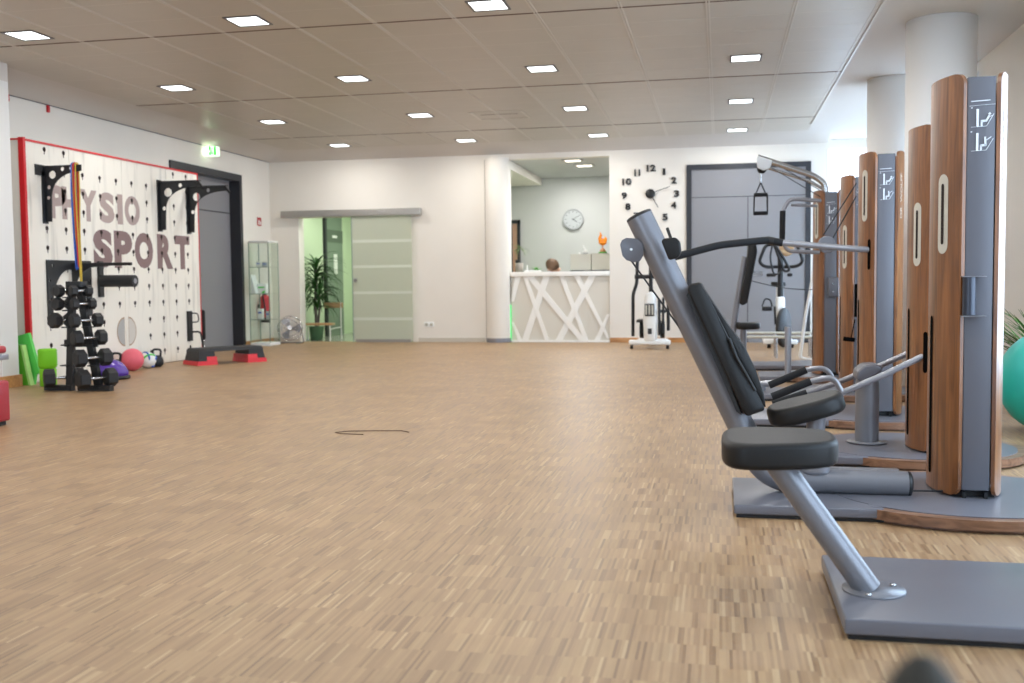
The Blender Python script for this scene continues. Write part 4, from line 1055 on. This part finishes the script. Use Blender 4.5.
def base(root, x0, y0, y1, dx, dy, rx, ry, zt=.056):
    # rectangular steel plate joined to an oval wood-rimmed disc
    MB().box(x0+.01, dx, y0+.012, y1-.012, .0, .02).build('plate_underside', 'black', root)
    k = min(1, abs(y0-dy)/ry); d = rx*math.sqrt(max(1-k*k, .02))
    MB().box(x0, dx-d+.03, y0, y1, .016, zt, b=.006).build('base_plate', 'plate', root)
    S = Matrix.Diagonal((1, ry/rx, 1)); r = rx
    rim = MB().lathe([(r-.03, .0), (r-.03, .014), (r, .014), (r, zt-.002), (.0001, zt-.002)], (dx, dy, 0), 96, S, None, False).build('wood_rim', 'rimw', root)
    MB().lathe([(r-.06, zt-.004), (r-.06, zt+.0015), (.0001, zt+.0015)], (dx, dy, 0), 96, S, None, False).build('disc_cover', 'plate', rim)
    MB().box(dx-d-.02, dx, max(y0, dy-ry*.9)+.04, min(y1, dy+ry*.9)-.03, zt-.003, zt+.001).build('cover_bridge', 'plate', rim)
def mk_mach(name, loc, label): return thing(name, loc, label, 'exercise machine', None)

# machine nearest the camera: only its seat and plate are in the photo, the tower stands beyond the right edge
t0 = mk_mach('strength_machine', (.6, 3.25, 0), 'nearest strength machine with a backless black seat on a slanted grey post')
base(t0, .34, 2.90, 3.57, 1.55, 3.24, .56, .52, .062)
MB().sweep([(.440, 3.18, .063), (.165, 3.20, .45)], .040, 24).build('seat_post', 'grey', t0)
f = MB().lathe([(.092, .060), (.092, .068), (.0001, .068)], (.455, 3.18, 0), 36).build('post_flange', 'grey', t0)
b = MB()
for (x, y) in ((.43, 3.105), (.515, 3.215), (.40, 3.25)): b.lathe([(.009, .068), (.009, .073), (.0001, .075)], (x, y, 0), 12)
b.build('bolt', 'chrome', f)
MB().pad((.178, 3.23, .480), .345, .42, .08, RY(math.radians(-1)), e=3.6, er=.24, taper=.28).build('seat', 'leather', t0)
MB().box(.10, .26, 3.12, 3.30, .432, .442).build('seat_bracket', 'grey', t0)
Tower(t0, 1.50, 3.05)

# M1
t1 = mk_mach('strength_machine', (.6, 4.7, 0), 'strength machine with a long slanted grey tube, tall black backrest and nearest wooden tower')
base(t1, .06, 4.34, 4.95, 1.05, 4.73, .62, .53)
pts = rnd([(-.356, 4.65, 1.287), (.205, 4.65, .115), (.45, 4.65, .108)], .12, 8)
MB().sweep(pts, [.060]*(len(pts)-3)+[.062, .058, .055], 28).build('back_tube', 'grey', t1)
a = (Vector((-.356, 4.65, 1.287))-Vector((.205, 4.65, .125))).normalized(); p = Vector((-.356, 4.65, 1.287))
MB().sweep([p-a*.002, p+a*.008, p+a*.012], [.0605, .059, .048], 28).build('tube_cap', 'black', t1)
c_ = MB().cyl((.42, 4.65, .108), (.80, 4.65, .106), .053, seg=28).build('drive_housing', 'grey', t1)
MB().sweep([(.80, 4.65, .106), (.812, 4.65, .106), (.82, 4.65, .106)], [.054, .053, .035], 28).build('end_cap', 'black', c_)
MB().box(.40, .78, 4.70, 4.76, .11, .155, b=.01).build('housing_cover', 'greyl', t1)
MB().cyl((.82, 4.65, .075), (1.03, 4.7, .070), .004, seg=6).build('drive_cable', 'ropec', t1)
o_ = [(-.139, .955), (-.126, .981), (-.083, .990), (-.062, .950), (.005, .802), (.054, .692), (.141, .541), (.184, .459), (.193, .435), (.116, .406), (.095, .434)]
def cushion(pts, y0, y1, bev):
    bm = bmesh.new(); n = len(pts)
    A_ = [bm.verts.new((x, y0, z)) for x, z in pts]; B_ = [bm.verts.new((x, y1, z)) for x, z in pts]
    bm.faces.new(A_[::-1]); bm.faces.new(B_)
    for i in range(n): bm.faces.new((A_[i], A_[(i+1) % n], B_[(i+1) % n], B_[i]))
    bmesh.ops.bevel(bm, geom=bm.edges[:], offset=bev, segments=3, profile=.5, affect='EDGES', clamp_overlap=True)
    bmesh.ops.recalc_face_normals(bm, faces=bm.faces[:])
    bm.verts.index_update(); b = MB(); b.add([v.co.copy() for v in bm.verts], [[v.index for v in f.verts] for f in bm.faces], True); bm.free(); return b
bk = cushion(o_, 4.50, 4.80, .012).build('backrest', 'leather', t1)
MB().prism([(-.142, .93), (-.12, .975), (.095, .41), (.072, .425)], 4.52, 4.78, 'Y').build('backrest_plate', 'black', bk)
o2 = [(-.088, .962), (-.068, .962), (.028, .812), (.108, .704), (.155, .602), (.187, .509), (.197, .44), (.165, .47), (.09, .62), (.0, .79)]
cushion(o2, 4.53, 4.77, .008).build('lumbar_cushion', 'leather', bk)
MB().sweep([(-.05, 4.515, .92), (.02, 4.505, .775), (.05, 4.50, .715)], .005, 6).sweep([(.04, 4.50, .745), (.07, 4.50, .665), (.15, 4.505, .52)], .008, 6).build('cushion_strap', 'black', bk)
MB().pad((.372, 4.66, .428), .335, .38, .08, RY(math.radians(-15)), e=2.8, er=.32, taper=.15).build('seat', 'leather', t1)
MB().sweep([(.42, 4.65, .40), (.40, 4.65, .16)], .04, 16).build('seat_post', 'grey', t1)
MB().pad((.41, 4.65, .165), .13, .12, .05, RY(0), e=2.5).build('post_foot', 'greyl', t1)
br = cushion([(-.438, 1.16), (-.43, 1.18), (-.41, 1.19), (-.36, 1.185), (-.335, 1.16), (-.335, 1.11), (-.35, 1.085), (-.38, 1.08), (-.41, 1.09), (-.428, 1.11)], 4.60, 4.615, .003).build('pulley_bracket', 'core', t1)
MB().cyl((-.388, 4.592, 1.138), (-.388, 4.60, 1.138), .006, seg=12).build('bolt', 'symbol', br)
MB().cyl((-.392, 4.63, 1.09), (-.14, 4.63, .735), .004, seg=6).build('pull_cable', 'ropec', t1)
hp_ = cushion([(-.247, 1.168), (-.235, 1.178), (-.185, 1.182), (-.168, 1.165), (-.163, 1.12), (-.175, 1.095), (-.215, 1.085)], 4.44, 4.53, .010).build('side_grip', 'leather', t1)
MB().sweep([(-.205, 4.5, 1.17), (-.225, 4.53, 1.225)], .007, 8).build('grip_strap', 'black', hp_)
T1 = Tower(t1, 1.066, 4.60)
h_ = MB().cyl((1.022, 4.578, .84), (1.022, 4.578, .998), .026, seg=20).build('finger_grip', mat('grip_dark', (58, 62, 74), .35, .3), t1)
MB().box(.992, 1.085, 4.55, 4.612, .999, 1.003).box(.992, 1.085, 4.55, 4.612, .834, .838).build('grip_plate', 'greyl', h_)
MB().box(1.078, 1.086, 4.609, 4.613, .918, .923).build('status_light', 'symbol', h_)

# M2: rowing levers
t2 = mk_mach('strength_machine', (.8, 6.05, 0), 'strength machine with a short upright grey post and two levers with curved handles')
base(t2, .12, 5.60, 6.25, 1.06, 6.04, .60, .52)
MB().cyl((.826, 6.1, .062), (.826, 6.1, .40), .065, seg=28).sweep([(.826, 6.1, .40), (.828, 6.1, .46)], [.065, .055], 28).build('lever_post', 'grey', t2)
MB().lathe([(.11, .062), (.11, .068), (.0001, .068)], (.826, 6.1, 0), 36).build('post_flange', 'grey', t2)
cushion([(.755, .43), (.76, .475), (.80, .51), (.86, .515), (.90, .50), (.89, .475), (.79, .405)], 6.0, 6.2, .02).build('pivot_cap', 'core', t2)
for sgn, y in ((0, 5.80), (1, 6.28)):
    dz = 0
    if sgn == 0: pts = [(1.09, y, .588), (.88, y, .479), (.65, y, .374), (.32, y, .275)]
    else: pts = [(1.08, y, .56), (.90, y, .476), (.66, y, .375), (.32, y, .255)]
    lv = MB().sweep(pts, .017, 14).build('lever_bar', 'greyl', t2)
    e = Vector(pts[3]); d = (Vector(pts[2])-e).normalized()
    MB().cyl(e-d*.01, e+d*.20, .021, seg=16).build('straight_grip', 'grip', lv)
    h = rnd([(.672, y, .365), (.625, y, .47), (.52, y, .465), (.30, y, .367)] if sgn else [(.655, y, .378), (.61, y, .463), (.505, y, .443), (.295, y, .353)], .07, 6)
    MB().sweep(h, .016, 14).build('curved_handle', 'greyl', lv)
    e = Vector((.29, y, .363) if sgn else (.283, y, .348)); e2 = Vector((.505, y, .458) if sgn else (.49, y, .437))
    MB().cyl(e, e2, .0215, seg=16).build('upper_grip', 'grip', lv)
T2 = Tower(t2, 1.165, 5.74, H=1.785, scale_z=(1.06, 1.40), small=(-.21, .49, .71))

# M3: long press arm
t3 = mk_mach('strength_machine', (.8, 7.4, 0), 'strength machine with a long horizontal press arm crossing in front of the double door')
base(t3, .15, 7.05, 7.65, 1.05, 7.48, .60, .52)
ar = MB().sweep(rnd([(1.03, 7.33, 1.188), (.89, 7.34, 1.20), (.69, 7.38, 1.222), (.43, 7.42, 1.25), (.34, 7.42, 1.268)], .05), .021, 16).build('press_arm', 'greyl', t3)
MB().sweep(rnd([(.43, 7.42, 1.25), (.33, 7.42, 1.272), (.0, 7.32, 1.24), (-.325, 7.22, 1.155)], .06), .026, 14).build('arm_grip', 'grip', ar)
MB().sweep([(.37, 7.42, 1.262), (.32, 7.42, 1.272)], .0285, 14).build('arm_joint', 'black', ar)
MB().lathe([(.0001, -.02), (.055, -.02), (.06, -.014), (.06, .014), (.055, .02), (.0001, .02)], (.73, 7.46, 1.235), 28, RX(PI/2).to_3x3(), None, False).build('pulley', 'grey', ar)
MB().cyl((.708, 7.47, 1.30), (.945, 7.62, 1.668), .005, seg=6).cyl((.765, 7.47, 1.265), (.945, 7.62, 1.578), .005, seg=6).build('pull_cable', 'ropec', t3)
T3 = Tower(t3, 1.095, 7.27, small=(-.19, 1.055, 1.262), scale_z=(1.385, 1.735), longz=(.2, .85))

# M4
t4 = mk_mach('strength_machine', (.8, 8.95, 0), 'strength machine with a bent silver tube rising from its plate behind the curved handles')
base(t4, .30, 8.58, 9.18, 1.12, 9.05, .56, .52)
MB().sweep(rnd([(.27, 8.8, .115), (.45, 8.8, .125), (.56, 8.8, .17), (.558, 8.8, .60)], .09), .027, 14).build('bent_tube', 'greyl', t4)
MB().cyl((.35, 8.8, .06), (.35, 8.8, .12), .03, seg=12).build('tube_foot', 'grey', t4)
T4 = Tower(t4, 1.148, 8.86, scale_z=(1.08, 1.44), longz=(.2, .85))
hd = MB().cyl((1.09, 8.80, .66), (1.06, 8.80, .50), .005, seg=6).cyl((1.10, 8.82, .95), (1.10, 8.82, .68), .014, seg=10).cyl((1.0, 8.80, .50), (1.09, 8.80, .49), .018, seg=10).build('hanging_handle', 'slot', t4)

# M5: cable machine
t5 = mk_mach('cable_machine', (.8, 10.4, 0), 'cable machine with an overhead pulley arm in front of the grey double door')
base(t5, .38, 10.15, 10.75, 1.06, 10.52, .56, .5)
T5 = Tower(t5, 1.048, 10.30, scale_z=(1.385, 1.735), longz=(.2, .85))
Y = 10.34
MB().sweep(rnd([(1.0, Y, 1.78), (1.0, Y, 1.90), (.90, Y, 1.985), (.78, Y, 2.03), (.36, Y, 2.185)], .09), .029, 14).sweep([(.99, Y+.05, 1.86), (.86, Y+.05, 1.94), (.45, Y+.05, 2.09)], .016, 10).build('overhead_arm', 'chrome', t5)
ph_ = cushion([(.35, 2.15), (.36, 2.20), (.50, 2.15), (.48, 2.08), (.42, 2.05), (.36, 2.08)], Y-.03, Y+.03, .01).build('pulley_head', 'trimw', t5)
MB().lathe([(.045, -.012), (.04, 0), (.045, .012)], (.40, Y, 2.07), 20, RX(PI/2).to_3x3()).build('pulley', 'black', ph_)
MB().cyl((.49, Y, 2.08), (.96, Y, 1.78), .004, seg=6).cyl((.56, Y, 2.10), (.96, Y, 1.84), .004, seg=6).build('pull_cable', 'ropec', t5)
gh = MB().cyl((.39, Y, 2.04), (.39, Y, 1.94), .012, seg=8).build('carabiner', 'chrome', t5)
b = MB()
for s in (-1, 1): b.sweep(rnd([(.39, Y, 1.94), (.39+s*.06, Y, 1.80), (.39+s*.065, Y, 1.63)], .02), .007, 8)
b.sweep([(.325, Y-.03, 1.64), (.325, Y-.04, 1.82)], .006, 6).sweep([(.455, Y-.03, 1.64), (.455, Y-.04, 1.82)], .006, 6)
b.build('handle_strap', 'ropec', gh)
MB().cyl((.325, Y, 1.82), (.455, Y, 1.82), .019, seg=12).cyl((.325, Y-.02, 1.64), (.455, Y-.02, 1.64), .019, seg=12).build('hand_grip', 'grip', gh)
u_ = MB().sweep(rnd([(.99, Y, 1.745), (.66, Y, 1.775), (.60, Y, 1.66), (.595, Y, 1.38), (.64, Y, 1.27), (.95, Y, 1.25)], .09), .019, 12).sweep([(.97, Y+.06, 1.70), (.68, Y+.06, 1.72)], .014, 10).build('handle_frame', 'greyl', t5)
MB().cyl((.60, Y, 1.66), (.595, Y, 1.38), .028, seg=14).build('vertical_grip', 'grip', u_)
dv = MB().box(1.02, 1.115, 10.24, 10.30, .82, 1.01, b=.012).build('cable_guide', 'core', t5)
for z in (.87, .95): MB().cyl((1.065, 10.235, z), (1.065, 10.242, z), .008, seg=10).build('bolt', 'chrome', dv)

# M6: seat and backrest machine in front of the double door
t6 = mk_mach('strength_machine', (.6, 11.9, 0), 'farthest strength machine with an upright narrow backrest and round black seat')
base(t6, .15, 11.45, 12.05, 1.2, 11.85, .5, .5)
MB().sweep([(.13, 11.7, .06), (.15, 11.7, .46), (.275, 11.7, 1.25)], .035, 14).build('back_post', 'grey', t6)
p6 = cushion([(.21, .73), (.255, .71), (.30, .74), (.405, 1.30), (.39, 1.40), (.345, 1.44), (.31, 1.40), (.28, 1.10)], 11.55, 11.85, .015).build('backrest', 'leather', t6)
MB().pad((.31, 11.7, .48), .27, .30, .075, e=2.4).build('seat', 'leather', t6)
MB().cyl((.26, 11.7, .06), (.26, 11.7, .45), .035, seg=14).build('seat_post', 'grey', t6)
b = MB(); pts = []
for i in range(9):
    u = i/8; pts.append((.33+.86*u, 11.66, .985-.10*u-.045*math.sin(PI*u)))
b.sweep(pts, .005, 6).build('sagging_cable', 'ropec', t6)
Tower(t6, 1.28, 11.68, scale_z=(1.08, 1.44), picto=False)

# ------------------------------------------------------------------ bikes and trainer at the far end
t = thing('elliptical_trainer', (-1.0, 15.2, 0), 'white and black elliptical trainer under the large wall clock', 'exercise machine')
Ye = 14.95
MB().box(-1.30, -.70, Ye-.05, Ye+.08, .06, .13, b=.02).box(-1.25, -.78, Ye+.9, Ye+1.0, .04, .1, b=.02).box(-1.04, -.98, Ye, Ye+.95, .06, .12).build('base_frame', 'white', t)
for x in (-1.26, -.74): MB().cyl((x-.02, Ye, .04), (x+.02, Ye, .04), .04, seg=14).build('wheel', 'black', t)
sh = cushion([(-1.08, .11), (-1.09, .42), (-1.06, .78), (-1.02, .83), (-.96, .83), (-.92, .78), (-.90, .42), (-.90, .11)], Ye-.06, Ye+.25, .03).build('body_shell', 'white', t)
MB().box(-1.065, -.925, Ye-.075, Ye-.05, .48, .66, b=.01).build('vent_panel', 'frame', sh)
MB().box(-1.02, -.965, Ye-.075, Ye-.055, .22, .30).build('lower_inlet', 'frame', sh)
for k in range(3): MB().box(-1.055+.045*k, -1.03+.045*k, Ye-.08, Ye-.07, .50, .64).build('vent_slat', 'boxg', sh)
MB().cyl((-.985, Ye+.1, .8), (-.985, Ye+.1, 1.55), .03, seg=12).build('centre_post', 'black', t)
MB().box(-1.08, -.90, Ye+.05, Ye+.12, 1.48, 1.66, b=.02).build('console', 'black', t)
MB().cyl((-1.22, Ye+.1, 1.05), (-.86, Ye+.1, 1.05), .03, seg=10).build('cross_bar', 'black', t)
MB().sweep(rnd([(-1.12, Ye+.05, 1.72), (-1.18, Ye+.05, 1.6), (-1.18, Ye+.1, 1.28), (-1.19, Ye+.1, .95), (-1.245, Ye+.1, .80), (-1.25, Ye+.12, .18)], .06), .025, 10).build('left_arm', 'black', t)
MB().sweep(rnd([(-.88, Ye+.05, 1.72), (-.80, Ye+.05, 1.55), (-.78, Ye+.1, .95), (-.735, Ye+.1, .75), (-.735, Ye+.12, .26)], .06), .025, 10).build('right_arm', 'black', t)
for x in (-1.13, -.83): MB().lathe([(.0001, -.035), (.13, -.03), (.13, .03), (.0001, .035)], (x, Ye+.3, .27), 20, RY(PI/2).to_3x3()).build('flywheel', 'black', t)
MB().box(-1.20, -1.08, Ye+.1, Ye+.5, .38, .42, b=.01).build('foot_plate', 'rubber', t)
MB().box(-.89, -.77, Ye+.1, Ye+.5, .52, .56, b=.01).build('foot_plate', 'rubber', t)
MB().cyl((-.86, Ye, .72), (-.86, Ye+.02, .20), .022, seg=10).build('crank_arm', 'black', t)
MB().cyl((-.80, Ye+.02, .75), (-.81, Ye+.02, .22), .02, seg=10).build('crank_arm', 'black', t)

t = thing('exercise_bike', (.85, 15.4, 0), 'upright white exercise bike with looped black handlebar in front of the double door', 'exercise machine')
Yb = 15.25
MB().box(.62, 1.10, Yb-.05, Yb+.03, .05, .12, b=.02).box(.64, 1.08, Yb+.75, Yb+.83, .04, .10, b=.02).box(.83, .89, Yb, Yb+.8, .05, .12).build('base_frame', 'white', t)
for x in (.70, 1.02): MB().cyl((x-.025, Yb-.01, .04), (x+.025, Yb-.01, .04), .04, seg=14).build('wheel', 'black', t)
MB().box(.80, .92, Yb-.04, Yb+.2, .12, .74, b=.03).build('body_shell', 'white', t)
MB().cyl((.86, Yb+.05, .7), (.86, Yb+.05, 1.40), .042, seg=14).build('stem', 'black', t)
MB().lathe([(.27, -.035), (.285, 0), (.27, .035), (.0001, .04)], (.90, Yb-.10, .30), 36, (RZ(math.radians(-20)) @ RY(math.radians(90))).to_3x3()).build('flywheel_cover', 'rubber', t)
for s in (-1, 1):
    c0 = .86+s*.05
    MB().sweep(rnd([(c0, Yb, 1.17), (c0+s*.17, Yb-.05, 1.17), (c0+s*.26, Yb-.1, 1.24), (c0+s*.17, Yb-.12, 1.48), (c0+s*.06, Yb-.1, 1.5)], .07), .024, 10).build('handlebar', 'black', t)
MB().sweep(rnd([(.74, Yb-.15, 1.52), (.70, Yb-.16, 1.3), (.76, Yb-.15, 1.04), (.90, Yb-.14, 1.12), (.82, Yb-.15, 1.35), (.74, Yb-.15, 1.52)], .08), .028, 8, flat=(1, .5)).sweep(rnd([(.76, Yb-.17, 1.50), (.90, Yb-.17, 1.28), (.98, Yb-.16, 1.12), (.90, Yb-.15, 1.10), (.76, Yb-.17, 1.48)], .06), .02, 8).build('wrist_strap', 'black', t)
MB().lathe([(.10, 0), (.105, .03), (.09, .04), (.0001, .04)], (.94, Yb+.02, 1.42), 24, RX(math.radians(75)).to_3x3()).build('console', 'beech', t)
MB().box(.66, .80, Yb-.02, Yb+.06, 1.03, 1.08, b=.02).build('lower_grip', 'black', t)
MB().box(.95, 1.03, Yb-.02, Yb+.06, 1.03, 1.08, b=.02).build('lower_grip', 'black', t)
MB().sweep(rnd([(.60, Yb-.02, .60), (.64, Yb-.02, .72), (.72, Yb-.02, .70), (.74, Yb-.02, .60)], .05), .012, 8).box(.60, .74, Yb-.06, Yb+.03, .54, .60, b=.015).cyl((.78, Yb, .60), (.79, Yb, .34), .016, seg=8).build('pedal', 'black', t)
MB().pad((.86, Yb+.62, .92), .22, .26, .07).build('saddle', 'leather', t)
MB().cyl((.86, Yb+.6, .1), (.86, Yb+.6, .9), .03, seg=12).build('saddle_post', 'white', t)

t = thing('low_bar_frame', (.8, 13.4, 0), 'low frame of two white horizontal bars crossing in front of the exercise bike', 'frame')
for z, y in ((.30, 13.6), (.265, 13.3)): MB().cyl((.27, y, z), (1.16, y, z), .018, seg=12).build('horizontal_bar', 'boxg', t)
for x in (.30, .70, 1.13):
    for y, z in ((13.3, .26), (13.6, .3)): MB().sweep([(x, y, 0), (x, y, z)], .018, 10).build('leg', 'chrome', t)
t = thing('white_ladder_frame', (.95, 12.8, 0), 'white leaning tube frame left of the farthest wooden tower', 'frame')
MB().sweep(rnd([(1.13, 12.9, 1.15), (1.02, 12.85, .55), (.955, 12.82, .04), (1.03, 12.8, .02), (1.12, 12.8, .02), (1.16, 12.9, .5), (1.17, 12.95, 1.15), (1.13, 12.9, 1.15)], .04), .020, 10).build('tube_frame', 'white', t)

# ------------------------------------------------------------------ right side: ball, plant
t = thing('gymnastic_ball', (2.02, 6.9, 0), 'large teal gymnastic ball behind the nearest tower at the right edge', 'ball')
MB().sphere((2.075, 6.98, .335), .335, 48).build('ball_body', 'teal', t)
t = thing('potted_plant', (2.25, 7.6, 0), 'green leafy plant above the teal ball at the right edge', 'plant')
MB().lathe([(.12, 0), (.16, .3), (.15, .3), (.13, .28), (.0001, .28)], (2.25, 7.7, 0)).build('pot', 'terracotta', t)
b = MB()
for i in range(90): blade(b, (2.25, 7.7, .28), random.uniform(0, 2*PI), random.uniform(.7, 1.45), random.uniform(.5, .72), .02, random.uniform(.3, 1.2))
b.v = [(min(v[0], 2.58), v[1], v[2]) for v in b.v]
b.build('foliage', mat('fresh_leaf', (70, 120, 50), .5, noise=.2, nscale=6), t)

# ------------------------------------------------------------------ blurred knob right in front of the camera
t = thing('grey_pole', (.094, .50, 0), 'blurred dark grey rounded pole top at the bottom edge, nearest the camera', 'pole')
MB().lathe([(.10, 0), (.10, .015), (.016, .03), (.016, .74), (.028, .775), (.024, .785), (.019, .802), (.013, .814), (.006, .822), (.0001, .824)], (.094, .50, 0), 28).build('pole_body', mat('dark_grey_cap', (70, 66, 60), .75, spec=.3), t)

# ------------------------------------------------------------------ ceiling lights
rowsn = ['nearest row in view', 'second row', 'third row', 'farthest row']; cn = ['leftmost', 'second from left', 'second from right', 'rightmost']
first = None
for j, y in enumerate((3.08, 5.58, 8.085, 10.595, 13.11, 15.60)):
    for i, x in enumerate((-5.95, -3.87, -1.81, .25)):
        r_ = j-2
        if r_ >= 0:
            if r_ == 0 and i == 3: lb = 'recessed square ceiling light just above the top edge of the photo'
            elif r_ == 0: lb = 'recessed square ceiling light, ' + ('leftmost', 'middle one', 'right one')[i] + ' of the three in the nearest row in view'
            else: lb = 'recessed square ceiling light, ' + cn[i] + ' of the four in the ' + rowsn[r_]
        else: lb = 'recessed square ceiling light over the space behind the photo'
        if first is None:
            o = thing('ceiling_light', (x, y, ZC), lb, 'ceiling light', 'recessed ceiling lights')
            b = MB(); h, w = .155, .135
            for (x0, x1, y0, y1) in ((-h, h, -h, -w), (-h, h, w, h), (-h, -w, -w, w), (w, h, -w, w)): b.box(x+x0, x+x1, y+y0, y+y1, ZC-.008, ZC+.002)
            b.build('light_frame', mat('lamp_frame', (96, 92, 92), .4, .3), o)
            MB().box(x-w, x+w, y-w, y+w, ZC-.003, ZC+.001).build('diffuser', 'diff', o)
            first = o
        else:
            o = copy_tree(first); o.location = (x, y, ZC); o['label'] = lb
        L_ = bpy.data.lights.new('ceiling_lamp', 'AREA'); L_.shape = 'SQUARE'; L_.size = .26; L_.energy = 17; L_.color = (1, .99, .97)
        lo = bpy.data.objects.new('ceiling_lamp', L_); COL.objects.link(lo); lo.location = (x, y, ZC-.012)

def area(name, loc, rot, sx, sy, e, col=(1, 1, 1), portal=False):
    L_ = bpy.data.lights.new(name, 'AREA'); L_.shape = 'RECTANGLE'; L_.size = sx; L_.size_y = sy; L_.energy = e; L_.color = col
    if portal: L_.cycles.is_portal = True
    o = bpy.data.objects.new(name, L_); COL.objects.link(o); o.location = loc; o.rotation_euler = rot; return o
area('corridor_fill', (-5.7, 18.6, 2.59), (0, 0, 0), 1.2, .3, 42, (.92, 1, .86))  # added fill light for the corridor, no fitting behind it
area('corridor_fill_end', (-6.6, 17.2, 2.59), (0, 0, 0), .3, .3, 10, (.95, 1, .9))  # second added fill, just behind the glass door
for (x, y) in ((-2.39, 16.95), (-2.30, 17.75), (-2.6, 18.8)): area('reception_spot', (x, y, 2.975), (0, 0, 0), .22, .15, 22, (1, .985, .95))
area('window_portal', (XR+.2, 3.35, 1.65), (0, PI/2, 0), 2.6, 8.7, 1, portal=True)
area('window_portal_far', (XR+.2, 14.3, 1.55), (0, PI/2, 0), 2.9, 6.0, 1, portal=True)
area('window_portal_front', (-3.5, Y0-.2, 1.65), (PI/2, 0, 0), 4.0, 2.6, 1, portal=True)
area('window_portal_back', (2.2, 17.22, 1.55), (-PI/2, 0, 0), .8, 2.8, 1, portal=True)

# ------------------------------------------------------------------ daylight
w = bpy.data.worlds.new('World'); scene.world = w; w.use_nodes = True
bg = w.node_tree.nodes['Background']; bg.inputs[0].default_value = (.76, .87, 1.0, 1); bg.inputs[1].default_value = 8

# ------------------------------------------------------------------ camera
yaw, pit, rol = .20077, .058576, -.010442
cy_, sy_, cp, sp = math.cos(yaw), math.sin(yaw), math.cos(pit), math.sin(pit)
F = Vector((-sy_*cp, cy_*cp, -sp)); R = Vector((cy_, sy_, 0)); U = R.cross(F)
R, U = R*math.cos(rol)+U*math.sin(rol), -R*math.sin(rol)+U*math.cos(rol)
cam = bpy.data.cameras.new('camera'); co = bpy.data.objects.new('camera', cam); COL.objects.link(co)
mw = Matrix((R, U, -F)).transposed().to_4x4(); mw.translation = Vector((0, 0, 1)); co.matrix_world = mw
cam.sensor_width = 36; cam.lens = 1022.45*36/1024; cam.clip_start = .05; cam.clip_end = 200
cam.dof.use_dof = True; cam.dof.focus_distance = 5.0; cam.dof.aperture_fstop = 3.2
scene.camera = co
scene.cycles.transparent_max_bounces = 40
vs_ = scene.view_settings; vs_.view_transform = 'Standard'; vs_.look = 'None'; vs_.gamma = 1; vs_.use_curve_mapping = False; vs_.exposure = 0.08
for o in scene.objects:
    if '_o' in o: del o['_o']
